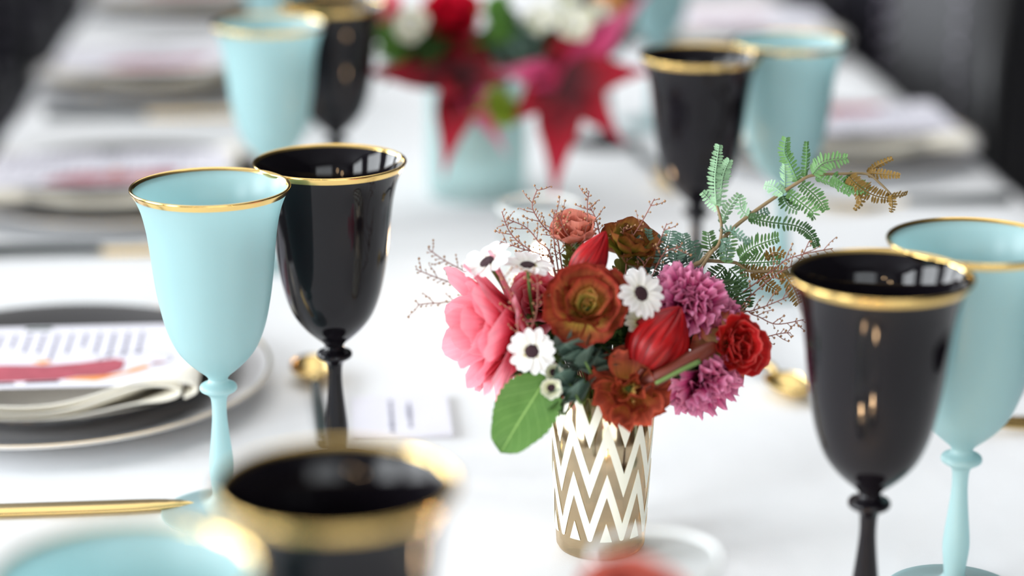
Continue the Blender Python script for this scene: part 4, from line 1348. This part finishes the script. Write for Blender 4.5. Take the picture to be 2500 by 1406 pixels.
def twig(pts, d, lab, seed, root, side=True):
    rnd = random.Random(seed)
    a = at(pts[0][0], pts[0][1], D0 - d)
    t = empty('budded_twig', a, label=lab, cat='twig', group='wiry budded twigs in the sharp bouquet')
    P = [at(p[0], p[1], D0 - d + 0.003 * math.sin(seed + i)) - a for i, p in enumerate(pts)]
    full = curve([p - a for p in reversed(route(a, root))] + P, 6)
    v, f = tube(full, 0.00055, 0.00028, 5)
    parts = [(v, f)]
    C = curve(P, 8)
    budp = []
    k = 1
    while k < len(C):
        p = C[k]; tg = (C[k] - C[k - 1]).normalized()
        sd = tg.cross(-FH).normalized() * (1 if rnd.random() < 0.5 else -1)
        ln = rnd.uniform(0.0012, 0.0028)
        e = p + sd * ln * 0.9 + tg * ln * 0.8 - FH * rnd.uniform(-0.001, 0.001)
        parts.append(tube([p, e], 0.00025, 0.0002, 4))
        budp.append((e, rnd.uniform(0.0005, 0.0009)))
        if side and k % 6 == 3:
            e2 = p - sd * 0.006 + tg * rnd.uniform(0.004, 0.008)
            parts.append(tube([p, p.lerp(e2, 0.5) - sd * 0.0005, e2], 0.0003, 0.0002, 4))
            for s in (0.4, 0.7, 1.0): budp.append((p.lerp(e2, s) + sd * rnd.uniform(-0.0008, 0.0008), rnd.uniform(0.0005, 0.0009)))
        k += 2
    v, f = merge(parts)
    link('stem', mesh('twig_stem', v, f), M['twig'], t)
    bs = []
    for e, r in budp:
        bs.append(([e + Vector(q) * r for q in ((1, 0, 0), (0, 1, 0), (-1, 0, 0), (0, -1, 0), (0, 0, 1.2), (0, 0, -1.2))], [(0, 1, 4), (1, 2, 4), (2, 3, 4), (3, 0, 4), (1, 0, 5), (2, 1, 5), (3, 2, 5), (0, 3, 5)]))
    v, f = merge(bs)
    tag(link('bud', mesh('twig_buds', v, f), M['twig_bud'], t), kind='stuff')
    return t


TW = [([(1330, 650), (1296, 612), (1264, 589), (1241, 560), (1225, 516)], 0.0, 'leftmost upright budded twig, tip over the pale tablecloth'),
      ([(1350, 640), (1314, 589), (1284, 555), (1241, 536)], 0.0, 'budded twig bending left above the edge on daisy'),
      ([(1370, 640), (1358, 579), (1331, 557), (1311, 530), (1299, 500), (1312, 462)], -0.006, 'budded twig reaching up into the rim of the empty tumbler'),
      ([(1360, 640), (1353, 589), (1350, 555), (1352, 525)], 0.0, 'short straight budded twig left of the peach rose'),
      ([(1400, 620), (1378, 562), (1366, 530), (1356, 512)], -0.002, 'short budded twig leaning left before the peach rose'),
      ([(1415, 640), (1421, 597), (1433, 545), (1434, 495), (1438, 467)], -0.004, 'tall budded twig rising over the peach rose'),
      ([(1470, 620), (1463, 567), (1453, 530), (1440, 507)], -0.004, 'budded twig just right of the tall one over the peach rose'),
      ([(1180, 690), (1124, 657), (1082, 634), (1045, 607)], -0.07, 'blurred budded twig at far left, the upper one'),
      ([(1170, 720), (1112, 694), (1062, 676), (1015, 657)], -0.07, 'blurred budded twig at far left, the middle one'),
      ([(1140, 750), (1067, 740), (1020, 744)], -0.07, 'blurred budded twig at far left, the lowest one'),
      ([(1350, 650), (1324, 622), (1274, 607), (1222, 589)], 0.0, 'low budded twig pointing left over the daisies'),
      ([(1575, 680), (1553, 620), (1525, 585), (1523, 555)], 0.002, 'budded twig left of the grey feathery sprig'),
      ([(1530, 640), (1535, 595), (1567, 542), (1598, 485)], 0.002, 'tall bare budded twig leaning right toward the blurred black goblet'),
      ([(1545, 690), (1557, 670), (1603, 602), (1628, 545)], 0.006, 'budded twig crossing before the grey feathery sprig'),
      ([(1570, 720), (1585, 690), (1620, 620), (1663, 602)], 0.010, 'budded twig rising from the right daisy'),
      ([(1790, 770), (1827, 727), (1894, 670), (1948, 638), (1976, 588)], 0.0, 'budded twig climbing right toward the large black goblet rim'),
      ([(1880, 665), (1912, 638), (1962, 620), (2033, 606)], 0.0, 'budded twig tip above the large black goblet rim'),
      ([(1790, 775), (1834, 759), (1877, 744), (1926, 723)], 0.0, 'budded twig over the aqua goblet foot at right'),
      ([(1790, 770), (1841, 769), (1894, 791), (1962, 780)], 0.002, 'budded twig pointing right just above the red rose'),
      ([(1800, 850), (1850, 829), (1900, 815), (1930, 812)], 0.004, 'budded twig pointing right beside the red rose'),
      ([(1280, 840), (1262, 770), (1240, 700), (1228, 670)], 0.045, 'budded twig across the face of the pink rose'),
      ([(1300, 840), (1310, 760), (1312, 690), (1300, 660)], 0.045, 'budded twig between the pink rose and the rust brown rose')]
for k, (p, d, lab) in enumerate(TW):
    rt = vin(0.012 * math.cos(k * 1.7), 0.012 * math.sin(k * 1.7))
    twig(p, d, lab, 200 + k, rt, True)

# ------------------------------------------------------------------ rear bouquet (blurred)
D1 = 1.90
S1 = D1 / F_PX
M['bract'] = mat_petal('burgundy_bract', [(0.0, (30, 0, 8)), (0.25, (92, 2, 20)), (0.55, (160, 8, 34)), (1.0, (196, 44, 76))], vein=0.15, trans=0.2)
M['bract_pink'] = mat_petal('pink_bract', [(0.0, (170, 20, 60)), (0.5, (206, 70, 120)), (1.0, (226, 150, 176))], vein=0.1)
M['crimson'] = mat_petal('crimson_petal', [(0.0, (120, 0, 20)), (1.0, (226, 24, 60))], vein=0.1)
M['tan'] = plain('tan_pod', lin((160, 104, 50)), 0.5, noise_amt=0.2)


def rvin(k=0):
    return RVASE + Vector((0.02 * math.cos(k), 0.02 * math.sin(k), 0.03))


def bract_flower(cx, cy, d, tips, lab, k):
    a = at(cx, cy, d)
    t = empty('star_flower', a, label=lab, cat='flower', group='burgundy star leaved flowers')
    for q, (tx, ty, dd, w, m) in enumerate(tips):
        b = at(tx, ty, d + dd)
        ln = (b - a).length
        me = petal_mesh('bract', ln * 1.30, w * S1 * 1.15, 0.25, -0.25, cup=0.2, ruffle=0.08, point=True, base=0.3, nu=12, nv=6, seed=q + k)
        link('petal', me, M[m], t, Matrix.Translation(-a) @ leaf_frame(a, b, dirv(0, 0.5, 0.8)))
    v, f = tube(curve([Vector((0, 0, 0)), *[p - a for p in route(a, rvin(k))]], 5), 0.002, 0.002, 7)
    link('stem', mesh('stem', v, f), M['stem_brown'], t)
    return t


bract_flower(1128, 196, D1 - 0.03, [(908, 186, 0.0, 34, 'bract'), (1092, 385, -0.02, 44, 'bract'), (1010, 150, 0.02, 40, 'bract'), (1150, 90, 0.03, 40, 'bract'), (1270, 170, 0.0, 34, 'bract'), (1215, 345, -0.015, 30, 'bract_pink'), (1075, 240, -0.02, 34, 'bract')],
             'burgundy star flower at the left of the rear bouquet', 1)
bract_flower(1372, 196, D1 - 0.04, [(1548, 184, 0.0, 48, 'bract'), (1545, 30, 0.03, 34, 'bract_pink'), (1492, 322, -0.01, 46, 'bract'), (1356, 430, -0.02, 50, 'bract'), (1262, 290, -0.01, 42, 'bract'), (1235, 180, 0.0, 34, 'bract_pink'), (1380, 90, 0.03, 44, 'bract'), (1430, 120, 0.02, 44, 'bract')],
             'burgundy star flower at the right of the rear bouquet with a pink tip', 4)


def rrose(px, py, d, axis, lab, rings, k, name='rose', group=None):
    t = head(name, at(px, py, d), axis, lab, group=group)
    rnd = random.Random(k)
    for q, (n, L, W, e0, e1, cup, m) in enumerate(rings):
        ring(t, petal_mesh(name + '_petal', L, W, e0, e1, cup=cup, ruffle=0.1, seed=k + q), M[m], n, 0.12, q * 0.5, 0.08, rnd)
    add_stem(t, rvin(k), M['stem'], 0.002)
    return t


rrose(1105, 60, D1, dirv(-0.1, 0.6, 0.6), 'crimson red rose at the top of the rear bouquet', [(4, 0.022, 0.014, 1.4, 1.9, 0.8, 'crimson'), (6, 0.032, 0.02, 1.0, 1.4, 0.6, 'crimson'), (7, 0.036, 0.022, 0.4, 0.9, 0.5, 'crimson')], 61)
rrose(965, 40, D1 - 0.01, dirv(-0.5, 0.4, 0.6), 'pink rose at the far left of the rear bouquet', [(5, 0.02, 0.012, 1.2, 1.5, 0.6, 'pink'), (6, 0.024, 0.014, 0.5, 0.9, 0.5, 'pink')], 62)
for k, (px, py, d, ax, r, lab) in enumerate(((1008, 60, 0.045, (-0.2, 0.3, 0.9), 0.016, 'round white flower at the left of the rear bouquet'), (1318, 48, 0.03, (0, 0.5, 0.8), 0.015, 'white flower left of the white cluster in the rear bouquet'),
                                             (1400, 60, 0.035, (0.1, 0.4, 0.9), 0.016, 'white flower in the middle of the white cluster in the rear bouquet'), (1462, 38, 0.02, (0.4, 0.5, 0.7), 0.015, 'white flower at the right of the white cluster in the rear bouquet'), (1385, -14, 0.01, (0, 0.7, 0.6), 0.015, 'white flower at the top of the white cluster in the rear bouquet'))):
    t = head('white_blossom', at(px, py, D1 - d), dirv(*ax), lab, group='white blossoms of the rear bouquet')
    rnd = random.Random(k)
    ring(t, petal_mesh('blossom_petal', r, r * 0.42, 0.5, -0.1, cup=0.3, tip=0.2, base=0.3, nu=6, nv=6), M['cream_petal'], 7, 0.15, 0, 0.1, rnd)
    ring(t, petal_mesh('blossom_petal', r * 0.6, r * 0.3, 0.9, 0.5, cup=0.3, tip=0.2, base=0.3, nu=6, nv=6), M['white_petal'], 5, 0.15, 0.4, 0.1, rnd)
    v, f = lathe(smooth_prof([(r * 0.14, 0.0), (r * 0.16, r * 0.2), (r * 0.08, r * 0.3), (0.0001, r * 0.32)], 3), 12)
    link('disc', mesh('blossom_disc', v, f), M['sepal'] if False else M['leaf_olive'], t)
    add_stem(t, rvin(k), M['stem'], 0.0015)
t = head('seed_pod', at(1495, 20, D1), dirv(0.4, 0.8, 0.2), 'round tan brown pod at the upper right of the rear bouquet', 'seed pod')
v, f = lathe(smooth_prof([(0.004, -0.022), (0.016, -0.014), (0.021, 0.0), (0.016, 0.014), (0.006, 0.02), (0.005, 0.026), (0.001, 0.027)], 4), 20)
link('pod', mesh('pod', v, f), M['tan'], t)
add_stem(t, rvin(2), M['stem_brown'], 0.002)
for k, (pa, pb, d, m, n, ll, lw, lab) in enumerate((
        ((985, 180), (945, 90), 0.03, 'leaf', 14, 0.030, 0.013, 'green sprig at the left flank of the rear bouquet'),
        ((1060, 170), (1040, 110), 0.03, 'leaf_dark', 14, 0.030, 0.013, 'dark green sprig behind the left white flower of the rear bouquet'),
        ((1230, 130), (1215, 20), 0.035, 'leaf', 16, 0.030, 0.014, 'fresh green sprig in the top middle of the rear bouquet'),
        ((1275, 160), (1285, 90), 0.03, 'leaf_grey', 14, 0.028, 0.012, 'grey green sprig in the middle of the rear bouquet'),
        ((1200, 210), (1222, 275), 0.06, 'leaf_lime', 12, 0.028, 0.013, 'yellow green sprig hanging between the two burgundy stars'),
        ((1160, 190), (1180, 110), 0.0, 'leaf_dark', 16, 0.032, 0.014, 'dark sprig in the heart of the rear bouquet'),
        ((1130, 190), (1120, 130), -0.01, 'leaf_dark', 14, 0.030, 0.014, 'dark sprig behind the left burgundy star'),
        ((1320, 160), (1350, 100), -0.01, 'leaf_dark', 16, 0.030, 0.014, 'dark sprig below the white cluster of the rear bouquet'),
        ((1085, 150), (1060, 60), 0.0, 'leaf_dark', 16, 0.030, 0.013, 'dark sprig behind the crimson rose of the rear bouquet'),
        ((1010, 170), (975, 130), 0.0, 'leaf_dark', 14, 0.030, 0.013, 'low dark sprig at the left of the rear bouquet'),
        ((1290, 150), (1250, 70), 0.0, 'leaf_dark', 16, 0.030, 0.013, 'dark sprig behind the fresh green one in the rear bouquet'),
        ((1400, 130), (1440, 90), 0.01, 'leaf_dark', 16, 0.030, 0.013, 'dark sprig over the right burgundy star'),
        ((1200, 170), (1260, 130), 0.03, 'leaf_grey', 12, 0.028, 0.012, 'grey sprig between the two burgundy stars'),
        ((1430, 110), (1500, 60), -0.01, 'leaf_dark', 14, 0.030, 0.014, 'dark sprig below the tan pod of the rear bouquet'),
        ((1380, 60), (1400, -20), -0.02, 'leaf_grey', 14, 0.026, 0.010, 'grey sprig among the white cluster of the rear bouquet'))):
    sprig(at(pa[0], pa[1], D1 - d), at(pb[0], pb[1], D1 - d), lab, m, n, ll, lw, 300 + k, rvin(k), group='leafy sprigs of the rear bouquet')

# ------------------------------------------------------------------ coral rose in a slim bud vase at the bottom edge
M['coral'] = mat_petal('coral_petal', [(0.0, (186, 44, 34)), (0.5, (216, 92, 76)), (1.0, (232, 140, 122))], vein=0.06)
pos = at(1548, 1428, 0.80)
bv = Vector((pos.x, pos.y, TZ)) - FH * 0.004
hb = pos.z - TZ - 0.022
t = empty('bud_vase', bv, label='slim clear bud vase just below the picture, under the blurred coral rose', cat='vase')
v, f = lathe(smooth_prof([(0.014, 0), (0.017, 0.001), (0.0175, hb * 0.3), (0.010, hb * 0.75), (0.0105, hb - 0.001), (0.0095, hb), (0.0088, hb * 0.75), (0.0155, hb * 0.3), (0.0145, 0.008), (0.0006, 0.006)], 4), 40)
link('body', mesh('bud_vase', v, f), M['clear'], t)
t = head('rose', pos - Vector((0, 0, 0.012)), dirv(0.1, 0.9, 0.3), 'blurred coral red rose at the bottom edge of the picture')
rnd = random.Random(9)
for q, (n, L, W, e0, e1, cup) in enumerate(((4, 0.013, 0.008, 1.4, 1.9, 0.8), (5, 0.019, 0.012, 1.1, 1.6, 0.7), (6, 0.024, 0.0150, 0.6, 1.3, 0.5), (6, 0.025, 0.0150, 0.2, 0.8, 0.4))):
    ring(t, petal_mesh('coral_petal', L, W, e0, e1, cup=cup, ruffle=0.08, seed=90 + q), M['coral'], n, 0.1, q * 0.5, 0.08, rnd)
add_stem(t, bv + Vector((0, 0, 0.012)), M['stem'], 0.0016)
